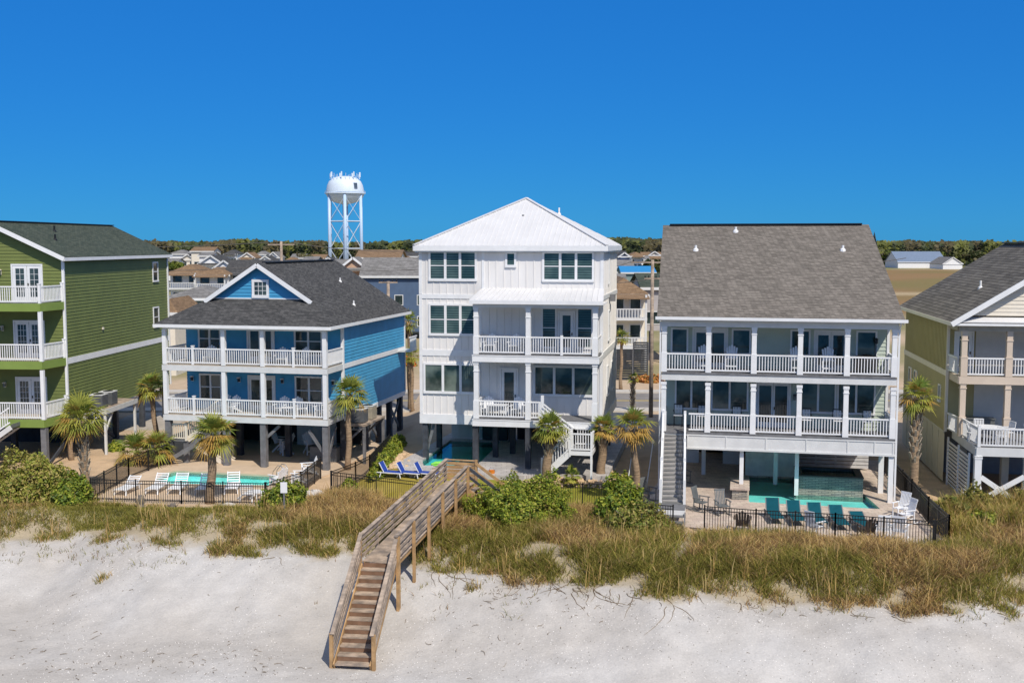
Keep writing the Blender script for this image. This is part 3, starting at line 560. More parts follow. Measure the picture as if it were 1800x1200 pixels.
mb.beam((-10.1,.3,.1),(-7.3,.3,2.2),.08,.2); mb.beam((-.1,.2,.7),(-1.2,.2,2.3),.08,.18); mb.beam((-3.9,.2,1.7),(-3.0,.2,2.5),.08,.16); mb.beam((-.1,.3,.6),(-.1,1.6,2.3),.08,.18); mb.build('brace',GREYWD,o)
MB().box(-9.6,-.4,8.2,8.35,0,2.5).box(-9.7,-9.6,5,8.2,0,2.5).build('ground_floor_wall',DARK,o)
mb=MB(); batten(mb,Pl('F',7.2),-5.0,-2.3,0,2.5,.5); mb.build('storage_room_wall',OFFW,o)
MB().box(-10.1,-8.9,.1,1.3,1.35,1.45).build('stair_landing',GREYWD,o); railing(o,(-10.05,.15,1.45),(-8.95,.15,1.45),.92,CREAM)
for x in (-10.05,-8.92): column(B,x,.15,1.4,2.5,.13,CREAM,0,'newel_post',False)
for x,y in ((-10,.3),(-9,.3)): column(B,x,y,0,1.35,.26,GREYWD,0,'stilt',False)
s1=stairs(o,(-8.9,1.0,1.45),(1,0),8,.3,.18,.95,CREAM,CREAM); railing(s1,(-8.9,.5,1.45),(-6.5,.5,.08),.9,CREAM); railing(s1,(-8.9,1.5,1.45),(-6.5,1.5,.08),.9,CREAM)
s2=stairs(o,(-6.9,.75,2.95),(-1,0),8,.25,.18,.9,CREAM,CREAM); railing(s2,(-6.9,.28,2.95),(-8.9,.28,1.5),.9,CREAM)
MB().beam((-10.2,-.5,.05),(-6.4,.2,2.3),.1,.24).build('stair_brace',GREYWD,o)
t=thing('service_platform',B.w(.12,2.4,0),-R(12.5),'timber service platform with air conditioners behind the palm at the blue side wall','platform')
MB().box(0,1.3,0,3.6,2.24,2.36).build('deck',PLANK,t)
for x,y in ((1.2,.1),(1.2,3.5)): MB().box(x-.08,x+.08,y-.08,y+.08,-.1,2.24).build('post',GREYWD,t)
MB().beam((.05,.1,1.2),(1.15,.1,2.2),.07,.12).beam((.05,3.4,1.2),(1.15,3.4,2.2),.07,.12).build('brace',GREYWD,t)
p=B.w(.75,3.2); ac_unit((p[0],p[1],2.36),-.2,'dark air conditioner nearest the palm on the blue house platform','air conditioners on the blue house platform',AC)
p=B.w(.8,4.6); ac_unit((p[0],p[1],2.36),-.2,'beige air conditioner behind the dark one on the blue house platform','air conditioners on the blue house platform',AC2)
MB().box(-10.9,-10.3,12,14.5,5.5,5.9)
mb=MB(); mb.box(0,.9,YB-1.6,YB,5.65,5.75); k=mb.build('side_balcony',OFFW,o); railing(k,(.9,YB-1.6,5.75),(.9,YB,5.75),.9)

# ================================================================ WHITE HOUSE
Wh=Hs('beach_house',.85,60.26,.5,10.5,'white four-level house in the centre with a hipped white metal roof'); o=Wh.o
XL,XR,YW,YB=-6.65,3.93,2.0,10.7; Pf=Pl('F',YW); F1,F2=2.81,6.4
mb=MB()
for z0,z1 in ((2.65,6.05),(6.4,9.35),(9.6,11.95)):
    batten(mb,Pf,XL,-3.0,z0,z1,.42); batten(mb,Pf,-3.0,XR,z0,z1,.42)
    for P in (Pl('R',XR),Pl('L',XL)): batten(mb,P,YW,YB,z0,z1,.42)
mb.box(XL+.02,XR-.02,YW+.02,YB,2.55,12.1); mb.build('wall',STUCCO,o)
mb=MB()
for z0,z1 in ((6.05,6.4),(9.35,9.6)):
    mb.box(XL-.03,XR+.03,YW-.045,YW-.0,z0,z1); mb.box(XR,XR+.045,YW,YB,z0,z1); mb.box(XL-.045,XL,YW,YB,z0,z1)
mb.box(XL-.04,XR+.04,YW-.055,YW,2.1,2.65); mb.box(XR,XR+.055,YW,YB,2.1,2.65); mb.box(XL-.055,XL,YW,YB,2.1,2.65)
for x in (XL+.06,XR-.06): mb.box(x-.09,x+.09,YW-.04,YW,2.66,6.04); mb.box(x-.09,x+.09,YW-.04,YW,6.41,9.34); mb.box(x-.09,x+.09,YW-.04,YW,9.61,12.0)
mb.box(-2.98,-2.84,YW-.042,YW,9.61,12.0)
mb.box(XL-.2,XR+.2,YW-.3,YB+.2,12.0,12.08)   # soffit
mb.build('trim',WHITE,o)
# hipped standing seam roof
e=.25; ze=12.38; rx=(XL+XR)/2; az=15.25; hx=(XR-XL)/2+e; y0=YW-e-.12; ya=y0+5.85
P0,P1,A=(XL-e,y0,ze),(XR+e,y0,ze),(rx,ya,az); yb=YB+e; A2=(rx,yb-5.85,az)
mb=MB(); mb.slab([P0,P1,A],.06); mb.slab([P1,(XR+e,yb,ze),A2 if A2[1]>ya else A,A],.06); mb.slab([(XL-e,yb,ze),P0,A,A2 if A2[1]>ya else A],.06); mb.quad((XR+e,yb,ze),(XL-e,yb,ze),A)
k=int(2*hx/.3)
for i in range(1,k):
    x=XL-e+2*hx*i/k; f=1-abs(x-rx)/hx; q=(x,y0+f*(ya-y0),ze+f*(az-ze)); mb.beam((x,y0,ze+.012),(q[0],q[1],q[2]+.012),.022,.045)
for i in range(1,int((yb-y0)/.42)):
    y=y0+i*.42; f=min((y-y0)/(ya-y0),(yb-y)/(yb-ya))
    for s in (1,-1): mb.beam((rx+s*hx,y,ze+.015),(rx+s*hx*(1-f),y,ze+.015+f*(az-ze)),.03,.055)
rf_=mb.build('roof',METAL,o)
mb=MB(); mb.beam((P0[0],P0[1],P0[2]+.04),(A[0],A[1],A[2]+.04),.2,.05); mb.beam((P1[0],P1[1],P1[2]+.04),(A[0],A[1],A[2]+.04),.2,.05); mb.build('hip_cap',METAL,rf_)
mb=MB(); mb.box(XL-e,XR+e,y0-.04,y0,ze-.3,ze-.02); mb.box(XR+e,XR+e+.04,y0,yb,ze-.3,ze-.02); mb.box(XL-e-.04,XL-e,y0,yb,ze-.3,ze-.02); mb.build('fascia',WHITE,o)
vent(Wh,rx+.2,5.2,14.0,.2,.06,GREYWD); vent(Wh,rx+1.9,8.4,14.3,.4,.05)
# two porches with a lean-to metal roof
mb=MB(); mb.slab([(-3.2,-.38,9.42),(4.2,-.38,9.42),(4.0,YW,9.98),(-2.95,YW,9.98)],.06)
for i in range(1,24): u=-3.2+7.4*i/24; mb.beam((u,-.38,9.44),(-2.95+6.95*i/24,YW,10.0),.025,.05)
mb.build('porch_roof',METAL,o)
mb=MB(); mb.box(-3.2,4.2,-.43,-.38,9.2,9.4); mb.box(-3.05,3.95,-.12,.12,9.0,9.19); mb.box(-3.05,-2.85,.12,YW-.05,9.0,9.19); mb.box(3.75,3.95,.12,YW-.05,9.0,9.19)
mb.box(-3.2,-2.95,-.38,YW-.05,9.2,9.25); mb.box(3.96,4.2,-.38,YW-.05,9.2,9.25)
mb.build('porch_beam',WHITE,o)
MB().box(-2.84,3.74,.125,YW-.06,9.08,9.12).build('porch_ceiling',OFFW,o)
for z in (F1,F2):
    MB().box(-3.0,3.9,-.12,YW-.06,z-.06,z).build('porch_floor',GREYWD,o)
    mb=MB(); mb.box(-3.08,3.98,-.18,-.12,z-.42,z-.06); mb.box(-3.1,4.0,-.2,.1,z-.09,z-.045) ; mb.box(-3.08,-3.0,-.12,YW-.06,z-.42,z-.1); mb.box(3.9,3.98,-.12,YW-.06,z-.42,z-.1); mb.build('porch_fascia',WHITE,o)
    for x in (-2.88,.05,3.74): column(Wh,x,.03,z,z+(3.17 if z<5 else 2.6),.26)
    railing(o,(-2.74,.02,z+.02),(-.09,.02,z+.02),.95)
    railing(o,(-2.9,.16,z+.02),(-2.9,YW-.1,z+.02),.95)
    if z>5:
        railing(o,(.19,.02,z+.02),(1.83,.02,z+.02),.95); railing(o,(1.97,.02,z+.02),(3.6,.02,z+.02),.95); MB().box(1.83,1.97,-.05,.09,z,z+1.1).build('newel_post',WHITE,o)
        railing(o,(3.84,.16,z+.02),(3.84,YW-.1,z+.02),.95)
    else: railing(o,(.19,.02,z+.02),(.75,.02,z+.02),.95); MB().box(.76,.92,-.06,.1,z,z+1.35).build('newel_post',WHITE,o)
for us in ((-5.98,-3.38),): win(Wh,Pf,us[0],us[1],10.5,12.0-.02,GLB,3,True,.12)
win(Wh,Pf,.62,3.32,10.5,11.95,GLB,3,True,.12); win(Wh,Pf,-1.5,-1.1,11.3,11.93,GLB,1,False,.12)
win(Wh,Pf,-6.0,-3.36,7.36,8.95,GLB,3,True,.12); win(Wh,Pf,-6.33,-3.2,4.0,5.52,GLC2,3,False,.12)
MB().box(-3.2,-3.0,YW-.03,YW-.0,6.42,8.7).build('downspout',WHITE,o)
win(Wh,Pf,.55,1.25,F2+.3,F2+2.42,GLB,1,True,.1); door(Wh,Pf,1.5,2.3,F2,F2+2.25,1,GL); win(Wh,Pf,2.55,3.3,F2+.3,F2+2.42,GLB,1,True,.1)
door(Wh,Pf,-1.85,-.95,F1,F1+2.55,1,GL); win(Wh,Pf,.12,3.38,4.0,5.5,GLC2,3,False,.12)
Pr=Pl('R',XR); win(Wh,Pr,5,5.7,6.9,8.5,GL,1,True,.08); win(Wh,Pr,4.4,5.1,3.7,5.3,GL,1,True,.08); win(Wh,Pr,7,7.7,3.7,5.3,GL,1,True,.08); win(Wh,Pr,5,5.35,10.2,11.9,GL,1,False,.05)
MB().box(XR+.03,XR+.35,5.6,6.1,9.1,9.5).build('wall_box',GREYWD,o)
for x,y in ((-6.4,-.0+2.2),(-6.4,5.4),(-2.95,.1),(-2.4,3.0),(-1.6,4.2),(.05,-.0),(3.8,.1),(3.7,4),(3.7,8),(-2.4,8),(.4,6),(-6.4,10.3)):
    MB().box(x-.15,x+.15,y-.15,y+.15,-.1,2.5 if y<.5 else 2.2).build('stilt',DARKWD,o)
MB().beam((-6.4,2.3,.3),(-6.4,3.4,2.1),.08,.2).beam((-5.9,2.3,2.1),(-6.35,2.3,.4),.08,.16).build('brace',GREYWD,o)
mb=MB(); batten(mb,Pl('F',8.6),-6.4,-2.2,.1,2.2,.55); mb.build('ground_floor_wall',OFFW,o)
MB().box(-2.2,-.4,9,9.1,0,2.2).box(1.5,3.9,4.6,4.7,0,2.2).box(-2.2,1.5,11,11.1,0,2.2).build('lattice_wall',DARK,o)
MB().box(-4.3,-2.7,8.2,8.5,.1,1.1).build('storage_bench',BLACK,o)
mb=MB()
for i in range(14): x=-.25+i*.13; mb.box(x-.012,x+.012,9.2,9.23,.05,1.9)
for z in (.1,1.75): mb.box(-.4,1.6,9.18,9.25,z,z+.05)
g=mb.build('gate',BLACK,o)
s1=stairs(o,(.95,-.62,F1),(1,0),7,.235,.187,.82,GREYWD,WHITE,risers=True)
railing(s1,(.95,-1.03,F1),(2.6,-1.03,F1-1.31),.92); railing(s1,(.95,-.2,F1-.02),(2.6,-.2,F1-1.31),.92)
MB().box(.78,.95,-1.08,-.2,F1-.06,F1).box(2.6,3.8,-1.92,-.22,1.4,1.5).build('stair_landing',GREYWD,o)
mb=MB(); mb.box(2.6,3.84,-1.96,-1.92,1.28,1.5); mb.box(3.8,3.84,-1.92,-.22,1.28,1.5); mb.build('landing_fascia',WHITE,o)
railing(o,(2.66,-1.9,1.5),(3.75,-1.9,1.5),.92); railing(o,(3.78,-1.85,1.5),(3.78,-.26,1.5),.92); railing(o,(2.7,-.25,1.5),(3.7,-.25,1.5),.92)
for x,y,z,h in ((2.62,-1.9,1.2,1.35),(3.78,-1.9,0,2.55),(2.62,-1.05,1.3,1.25),(1.12,-1.9,-.02,1.1),(1.12,-1.12,0,1.05),(.88,-1.05,2.8,1.15)): MB().box(x-.055,x+.055,y-.055,y+.055,z,z+h).build('newel_post',WHITE,o)
s2=stairs(o,(2.6,-1.5,1.5),(-1,0),8,.185,.18,.78,GREYWD,WHITE,risers=True); railing(s2,(2.58,-1.9,1.5),(1.14,-1.9,.06),.92); railing(s2,(2.58,-1.12,1.5),(1.14,-1.12,.06),.92)
sconce(Wh,Pl('F',8.6),-5.2,1.9)

# ================================================================ SAGE HOUSE WITH THE BIG ROOF
K=Hs('beach_house',19.05,54.29,0,12,'wide pale sage house with white double porches under a large brown-grey shingle roof'); o=K.o
XL,XR,YW,YB=-11.5,-.1,2.3,19.5; Pf=Pl('F',YW); F1,F2=3.3,6.4
mb=MB(); siding(mb,Pf,XL,XR,F1,9.0); siding(mb,Pl('R',XR),YW,YB,2.5,9.1); siding(mb,Pl('L',XL),YW,YB,2.5,9.1); mb.quad((XL,YB,2.5),(XR,YB,2.5),(XR,YB,9),(XL,YB,9)); mb.quad((XL,YW,2.5),(XR,YW,2.5),(XR,YB,2.5),(XL,YB,2.5))
for x in (XL,XR): mb.quad((x,0,8.9),(x,YB,8.9),(x,10.2,13.7))
mb.build('wall',SAGE,o)
mb=MB(); E0,E1=(-11.78,-.42,9.3),(.32,-.42,9.3); R0,R1=(-12.32,10.3,14.1),(-.42,10.3,14.1); Q0,Q1=(-12.5,YB+.5,9.7),(-.9,YB+.5,9.7)
mb.slab([E0,E1,R1,R0],.14); mb.slab([R0,R1,Q1,Q0],.14); rf_=mb.build('roof',SHK,o)
MB().beam((-11.9,10.3,14.14),(-.8,10.3,14.14),.4,.08).build('ridge_vent',BLACK,rf_)
mb=MB(); mb.beam((E0[0]+.05,E0[1],9.08),(R0[0]+.05,R0[1],13.88),.04,.16); mb.beam((E1[0]-.05,E1[1],9.08),(R1[0]-.05,R1[1],13.88),.04,.16); mb.build('rake_board',WHITE,rf_)
for x,y in ((-8.0,9.4),(-10.2,7.0),(-2.1,7.0)): vent(K,x,y,9.3+(y+.42)*.4478+.02,.26,.07)
gutter(K,(-11.85,-.5,9.2),(.45,-.5,9.2),WHITE,.14,.15)
mb=MB(); mb.box(-11.6,.08,-.13,.13,8.76,9.05); mb.box(-.12,.08,.13,YW,8.78,9.05); mb.box(-11.6,-11.4,.13,YW,8.78,9.05); mb.box(-11.7,.2,-.4,YW,9.06,9.1); mb.build('porch_beam',OFFW,o)
MB().box(-11.4,-.12,.13,YW-.03,8.86,8.9).build('porch_ceiling',OFFW,o)
pxs=[-11.42,-9.16,-6.88,-4.6,-2.33,-.08]
for z in (F1,F2):
    MB().box(-11.5,0,-.1,YW,z-.08,z).box(-11.55,.05,-.16,-.1,z-.1,z-.03).build('porch_floor',GREYWD,o)
    mb=MB()
    if z>5: mb.box(-11.55,.05,-.13,-.1,z-.42,z-.1); mb.box(.0,.05,-.1,YW,z-.42,z-.1); mb.box(-11.55,-11.5,-.1,YW,z-.42,z-.1)
    else:
        mb.box(-10.2,.05,-.12,-.08,2.5,3.2); mb.box(0,.04,-.08,YW,2.5,3.2)
        for u in (-10.15,-8.2,-6.2,-4.2,-2.2,-.9,-.02): mb.box(u-.03,u+.03,-.15,-.12,2.5,3.2)
        mb.box(-10.2,.08,-.17,-.12,2.42,2.52); mb.box(-10.2,.08,-.155,-.12,3.12,3.2)
    mb.build('porch_fascia',OFFW,o)
    for i,x in enumerate(pxs): 
        column(K,x,.02,z,z+(2.58 if z<5 else 2.36),.24,WHITE,.32,plinth=True)
    for i in range(5):
        if z<5 and i==0: railing(o,(-10.12,0,z+.02),(-9.3,0,z+.02)); continue
        railing(o,(pxs[i]+.13,0,z+.02),(pxs[i+1]-.13,0,z+.02))
    for x in (-.05,-11.45): railing(o,(x,.15,z+.02),(x,YW-.05,z+.02))
MB().box(XR-.08,XR+.05,YW-.08,YW+.05,3.3,8.9).build('corner_trim',WHITE,o)
MB().box(-11.5,-10.2,-.12,-.08,3.1,3.25).build('stair_header',OFFW,o)
mb=MB(); mb.beam((.14,-.45,9.1),(.12,-.1,8.8),.08,.08); mb.beam((.12,-.06,8.85),(.12,-.06,.2),.09,.09,(0,1,0)); mb.beam((-11.62,-.06,9.0),(-11.62,-.06,.2),.07,.07,(0,1,0)); mb.build('downspout',WHITE,o)
for a,b,n in ((-11.15,-10.4,1),(-7.95,-7.12,1),(-4.93,-4.08,1),(-1.62,-.75,1)): win(K,Pf,a,b,7.22,8.42,GLC2,n,False,.09)
door(K,Pf,-10.0,-8.32,F2,F2+2.05,2,GL,None,.1,.1); door(K,Pf,-3.72,-2.2,F2,F2+2.02,2,GL,None,.1,.1)
for a,b in ((-10.9,-9.32),(-8.98,-7.2),(-4.37,-2.71),(-2.5,-.75)): win(K,Pf,a,b,F1+.92,F1+2.4,GLC2,2,False,.09)
door(K,Pf,-6.65,-5.02,F1,F1+2.4,2,GL,None,.1,.08)
for u in (-4.72,-6.9): sconce(K,Pf,u,F1+1.65,BLACK)
for x,y,z0,w in ((-11.42,.05,0,.22),(-.08,.05,0,.24),(-.3,2.2,0,.26),(-7.4,.2,.62,.2),(-5.6,3.4,.0,.22),(-9.5,5,0,.22),(-4.6,1.0,0,.2)):
    column(K,x,y,z0,2.5,w,WHITE,0,'stilt',False)
MB().box(-7.2,-4.3,5.25,5.4,0,2.6).build('pool_room_wall',mat('pale_sage_panel',(.82,.80,.74),.6),o)
MB().box(-6.3,-5.4,5.19,5.24,1.98,2.06).build('wall_heater',BLACK,o)
mb=MB()
for k in range(11): z=.15+k*.21; mb.box(-4.3,-.3,8.0,8.04,z,z+.17)
for u in (-4.3,-3.2,-2.1,-1.0): mb.box(u-.05,u+.05,8.04,8.12,0,2.5)
mb.build('slatted_wall',mat('pale_slat_paint',(.55,.55,.55),.6),o)
mb=MB(); siding(mb,Pl('F',8.3),-11.3,-9.9,0,2.5,c=.24); mb.build('ground_floor_wall',WHITE,o); mb=MB(); siding(mb,Pl('F',8.3),-8.5,-7.5,0,2.5,c=.24); siding(mb,Pl('L',-7.5),5.3,8.3,0,2.5); mb.build('ground_floor_wall',WHITE,o)
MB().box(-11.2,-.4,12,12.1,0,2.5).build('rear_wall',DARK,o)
mb=MB()
for i in range(11): x=-9.85+i*.13; mb.box(x-.014,x+.014,8.2,8.23,.9,2.1)
mb.box(-9.9,-8.5,8.19,8.24,2.05,2.12); mb.box(-9.9,-8.5,8.19,8.24,.9,.96); mb.build('gate',BLACK,o)
TREAD=mat('grey_composite_tread',(.17,.17,.165),.7,2,.15); RIS=mat('pale_grey_riser',(.40,.38,.36),.7)
dirx,diry=(.055,-.9985)
st=stairs(o,(-10.86,-.1,3.28),(dirx,diry),16,.325,.158,1.0,TREAD,WHITE,risers=False)
mb=MB()
for i in range(16):
    y=-.1+diry*i*.325; x=-10.86+dirx*i*.325; z=3.28-(i+1)*.158; mb.box(x-.48,x+.48,y-.012,y,z,z+.115)
mb.build('risers',RIS,st)
for s in (-.56,.56):
    a=(-10.86+s,-.15,3.3); b=(-10.86+s+dirx*5.2,-.1+diry*5.2,.78)
    railing(st,a,b,.92)
    for f in (0,.42,.7,1.0): q=[a[i]+(b[i]-a[i])*f for i in range(3)]; MB().box(q[0]-.06,q[0]+.06,q[1]-.06,q[1]+.06,q[2]-(0 if f in(0,) else min(q[2],.8)),q[2]+1.1).build('newel_post',WHITE,st)
MB().box(-11.15,-9.95,-6.6,-5.3,.6,.72).build('stair_landing',GREYWD,o); MB().box(-11.17,-9.93,-6.64,-6.6,.5,.72).build('landing_fascia',WHITE,o)
s3=stairs(o,(-10.5,-6.64,.72),(0,-1),3,.32,.2,1.15,GREYWD,GREYWD)
# spa and stone column
t=thing('raised_spa',K.w(0,0,0),-R(12),'raised stone-clad spa standing at the back of the right-hand pool','spa')
mb=MB(); x0,x1,y0,y1=-4.6,-1.25,1.32,3.7; mb.box(x0,x1,y0,y0+.3,-.8,.93); mb.box(x0,x0+.3,y0+.3,y1,-.8,.93); mb.box(x1-.3,x1,y0+.3,y1,-.8,.93); mb.box(x0+.3,x1-.3,y1-.3,y1,-.8,.93); mb.build('stone_wall',STONE,t)
mb=MB(); mb.box(x0-.03,x1+.03,y0-.03,y0+.33,.932,.99); mb.box(x0-.03,x0+.33,y0+.331,y1,.932,.99); mb.box(x1-.33,x1+.03,y0+.331,y1,.932,.99); mb.box(x0+.33,x1-.33,y1-.33,y1,.932,.99); mb.build('coping',mat('dark_slate',(.05,.055,.055),.5),t)
MB().quad((x0+.3,y0+.3,.3),(x1-.3,y0+.3,.3),(x1-.3,y1-.3,.3),(x0+.3,y1-.3,.3)).build('spa_floor',mat('dark_spa_plaster',(.05,.14,.15),.6),t)
MB().quad((x0+.3,y0+.3,.88),(x1-.3,y0+.3,.88),(x1-.3,y1-.3,.88),(x0+.3,y1-.3,.88)).build('spa_water',WATERD,t)
t=thing('stone_plinth',K.w(0,0,0),-R(12),'stacked stone plinth with a flat cap under the white pool-side post','plinth')
MB().box(-7.85,-7.08,-.9,1.5,.05,.56).build('stone_base',STONE,t); MB().box(-7.95,-6.98,-1.0,1.6,.56,.64).build('cap',PAVE,t)

# ================================================================ TAN HOUSE
T=Hs('beach_house',23.05,53.69,0,9.5,'olive and tan house at the right edge with a grey-brown roof and white deck'); o=T.o
XL,YW,YB=-.5,5.1,17.3; Pf,PL_=Pl('F',YW),Pl('L',XL); RX=5.4
mb=MB(); batten(mb,PL_,YW,YB,6.2,8.75,.36,.06); mb.build('upper_wall',TANW,o)
mb=MB(); siding(mb,PL_,YW,YB,2.9,5.9,c=.19); siding(mb,Pf,XL,11.3,3,8.7); mb.quad((XL,YB,2.9),(11.3,YB,2.9),(11.3,YB,8.8),(RX,YB,12.7),(XL,YB,8.8)); mb.quad((11.3,YW,2.9),(11.3,YB,2.9),(11.3,YB,8.8),(11.3,YW,8.8)); mb.build('wall',TANW,o)
MB().box(1.0,1.05,YW-.04,YW,3,3.01)
mb=MB(); PW=mat('cream_grey_panel',(.56,.54,.50),.6,2,.05); Pf.box(mb,.9,4.2,3.0,8.6,.03,.06); mb.build('porch_wall_panel',PW,o)
mb=MB(); siding(mb,Pl('F',3.1),0.2,11,9.3,12.8,lambda z:RX-(12.97-z)/.66+.2,lambda z:RX+(12.97-z)/.66-.2,c=.2); mb.build('gable_wall',CREAM,o)
mb=MB(); sl=(12.97-8.95)/6.0; mb.slab([(RX,2.6,13.0),(RX,YB+.4,13.0),(XL-.1-.25,YB+.4,9.0),(XL-.1-.25,2.6,9.0)],.13); mb.slab([(RX+.001,2.6,13.0),(11.6,2.6,9.0),(11.6,YB+.4,9.0),(RX+.001,YB+.4,13.0)],.13); rf_=mb.build('roof',SHT,o)
MB().beam((RX,3,13.05),(RX,YB+.2,13.05),.4,.08).build('ridge_vent',BLACK,rf_)
vent(T,1.6,7.4,9.0+(1.6+.85)*.64,.4,.06)
mb=MB(); mb.beam((XL-.4,2.56,8.85),(RX,2.56,12.86),.06,.26); mb.beam((11.6,2.56,8.85),(RX,2.56,12.86),.06,.26); mb.box(XL-.3,11.6,2.6,2.68,8.8,8.92); mb.build('rake_board',WHITE,o)
MB().beam((XL-.38,2.7,8.87),(XL-.38,YB+.3,8.87),.06,.2).build('eave_trim',CREAM,o)
mb=MB(); mb.slab([(-.5,2.62,9.0),(11.5,2.62,9.0),(11.5,3.1,9.22),(-.5,3.1,9.22)],.04); mb.build('pent_roof',METAL,o)
mb=MB(); mb.box(-.4,11.3,3.0,3.25,8.5,8.79); mb.box(-.45,-.25,3.25,YW,8.5,8.79); mb.build('porch_beam',TANW if 0 else mat('grey_tan_beam',(.40,.36,.29),.6),o)
mb=MB(); mb.box(XL-.05,XL,YW,YB,5.9,6.2); mb.box(XL-.06,XL+.08,YW-.06,YW+.06,2.9,8.8); mb.build('trim',CREAM,o)
for i,(zf,zt) in enumerate(((3.0,6.0),(6.15,8.5))):
    for x in (-.12,2.08,4.3,6.5): 
        mb=MB(); mb.box(x-.14,x+.14,3.0,3.28,zf,zt); mb.box(x-.18,x+.18,2.96,3.32,zf+.95,zf+1.03); mb.box(x-.17,x+.17,2.97,3.31,zt-.5,zt-.44); mb.box(x-.165,x+.165,2.975,3.305,zf,zf+.95); mb.build('column',TANT,o)
MB().box(-.3,8,3.0,YW,6.02,6.14).build('porch_floor',CONC,o); MB().box(-.35,8,2.96,3.0,5.75,6.14).box(-.39,-.3,3.0,YW,5.75,6.14).build('porch_fascia',TANT,o)
for a,b in ((.06,1.9),(2.26,4.1),(4.5,6.3)): railing(o,(a,3.1,6.16),(b,3.1,6.16))
railing(o,(-.35,3.3,6.16),(-.45,YW-.1,6.16))
MB().box(-.05,8,0,YW,2.88,2.98).build('deck',GREYWD,o); MB().box(-.1,8,-.06,0,2.55,2.98).box(-.14,-.05,0,YW,2.55,2.98).build('deck_fascia',OFFW,o)
railing(o,(.1,0,3.0),(2.2,0,3.0)); railing(o,(2.36,0,3.0),(4.6,0,3.0)); railing(o,(0,.1,3),(-.05,1.6,3)); railing(o,(-.05,1.7,3),(-.1,2.95,3)); railing(o,(-.25,3.3,3.0),(-.4,YW-.1,3.0))
MB().box(2.21,2.35,-.07,.07,3,4.1).box(-.06,.08,-.07,.07,3,4.1).build('newel_post',WHITE,o)
door(T,Pf,-.1,.72,6.15,8.25,1,GL); door(T,Pf,4.3,5.8,3,5.3,2,GL)
for y in (14.6,12.9): win(T,PL_,y,y+.85,3.7,5.2,GL,1,True,.08)
win(T,PL_,6.4,6.8,4.4,5.2,GL,1,False,.08)
for x in (0,2.32,4.64): column(T,x,.05,0,2.55,.32,WHITE,.01,'stilt',True)
for x,y in ((2.3,4),(1,7.5)): column(T,x,y,0,2.7,.36,CREAM,0,'stilt',False)
mb=MB(); mb.beam((.16,-.02,1.5),(2.16,-.02,.15),.06,.24); mb.beam((.16,-.09,.35),(2.16,-.09,1.6),.06,.24); mb.build('brace',WHITE,o)
MB().box(-.2,8,8.5,8.6,0,2.8).build('ground_floor_wall',mat('grey_panel',(.30,.30,.31),.7),o)  # wall under the house in one even grey
mb=MB()
for k in range(12): z=.1+k*.2; mb.box(-.32,-.29,.5,YW,z,z+.11)
for y in (.45,2.7,YW): mb.box(-.36,-.27,y-.06,y+.06,0,2.6)
mb.build('louvre_screen',WHITE,o)
VIN=mat('cream_vinyl',(.62,.59,.48),.5,1,.06)
mb=MB(); batten(mb,PL_,YW+.1,YB,.15,2.85,1.6,.12); P=PL_; P.box(mb,YW+.1,YB,2.78,2.9,.0,.06); mb.build('skirt_panel',VIN,o)

# ================================================================ BOARDWALK OVER THE DUNE
BWa=math.atan2(2.74,10.05)
bw=thing('boardwalk',(-5.2,42.1,0),-BWa,'weathered timber boardwalk with stairs leading from the lawn over the dune to the beach','boardwalk'); LBW=10.4
dz=lambda y:.6+1.0*min(1,max(0,y)/9.2)
mb=MB(); k=0; y=0
while y<LBW: mb.slab([(-.7,y,dz(y)),(.7,y,dz(y)),(.7,y+.132,dz(y+.132)),(-.7,y+.132,dz(y+.132))],.035); y+=.143
mb.build('deck_boards',PLANK,bw)
for s in (-.62,.62): MB().beam((s,0,.46),(s,9.2,1.46),.05,.22).beam((s,9.2,1.46),(s,LBW,1.46),.05,.22).build('joist',PLANKO,bw)
def siderail(y0,y1,s,n,name='side_rail'):
    mb=MB(); 
    for h,w in ((.22,.13),(.46,.13),(.70,.13),(.93,.13)): mb.beam((s*.70,y0,dz(y0)+h),(s*.70,y1,dz(y1)+h),.035,w)
    mb.build(name,PLANK,bw); MB().beam((s*.72,y0-.08,dz(y0)+1.07),(s*.72,y1+.06,dz(y1)+1.07),.16,.04).build('handrail',PLANK,bw)
    for i in range(n+1):
        y=y0+(y1-y0)*i/n; MB().box(s*.78-.055,s*.78+.055,y-.055,y+.055,HZ(-5.2+y*.263+s*.75,42.1+y*.965)-.5,dz(y)+1.04).build('post',PLANKO if s>0 else PLANK,bw)
siderail(0,LBW,-1,6); siderail(0,9.1,1,5)
mb=MB()
for h in (.15,.33,.51,.69,.87): mb.box(-.68,.72,LBW,LBW+.035,1.6+h-.075,1.6+h+.075)
mb.build('end_rail',PLANKO,bw); MB().box(-.72,.75,LBW-.04,LBW+.1,2.62,2.66).build('handrail',PLANKO,bw); MB().box(.72,.83,LBW-.05,LBW+.06,-.1,2.7).build('post',PLANKO,bw)
s1=stairs(bw,(.72,9.75,1.6),(1,0),7,.27,.18,1.1,PLANK,PLANKO)
for yy in (9.2,10.35): MB().beam((.75,yy,2.55),(2.65,yy,1.25),.05,.14).beam((.75,yy,2.15),(2.65,yy,.85),.035,.12).build('handrail',DARKWD if yy<10 else PLANKO,s1); MB().box(2.6,2.7,yy-.05,yy+.05,0,1.3).build('post',PLANKO,s1)
dd=(.138,-.990); n=12; run=.335; rise=.214
s2=stairs(bw,(0,0,.6),dd,n,run,rise,1.28,PLANK,PLANKO,tread=.05)
mb=MB()
for i in range(n):
    a=i*run+.0; z=.6-(i+1)*rise; mb.beam((dd[0]*a-.62,dd[1]*a-.09,z+.09),(dd[0]*a+.62,dd[1]*a+.09,z+.09),.02,.17)
mb.build('riser',mat('stained_riser',(.20,.115,.07),.85,3,.25),s2)
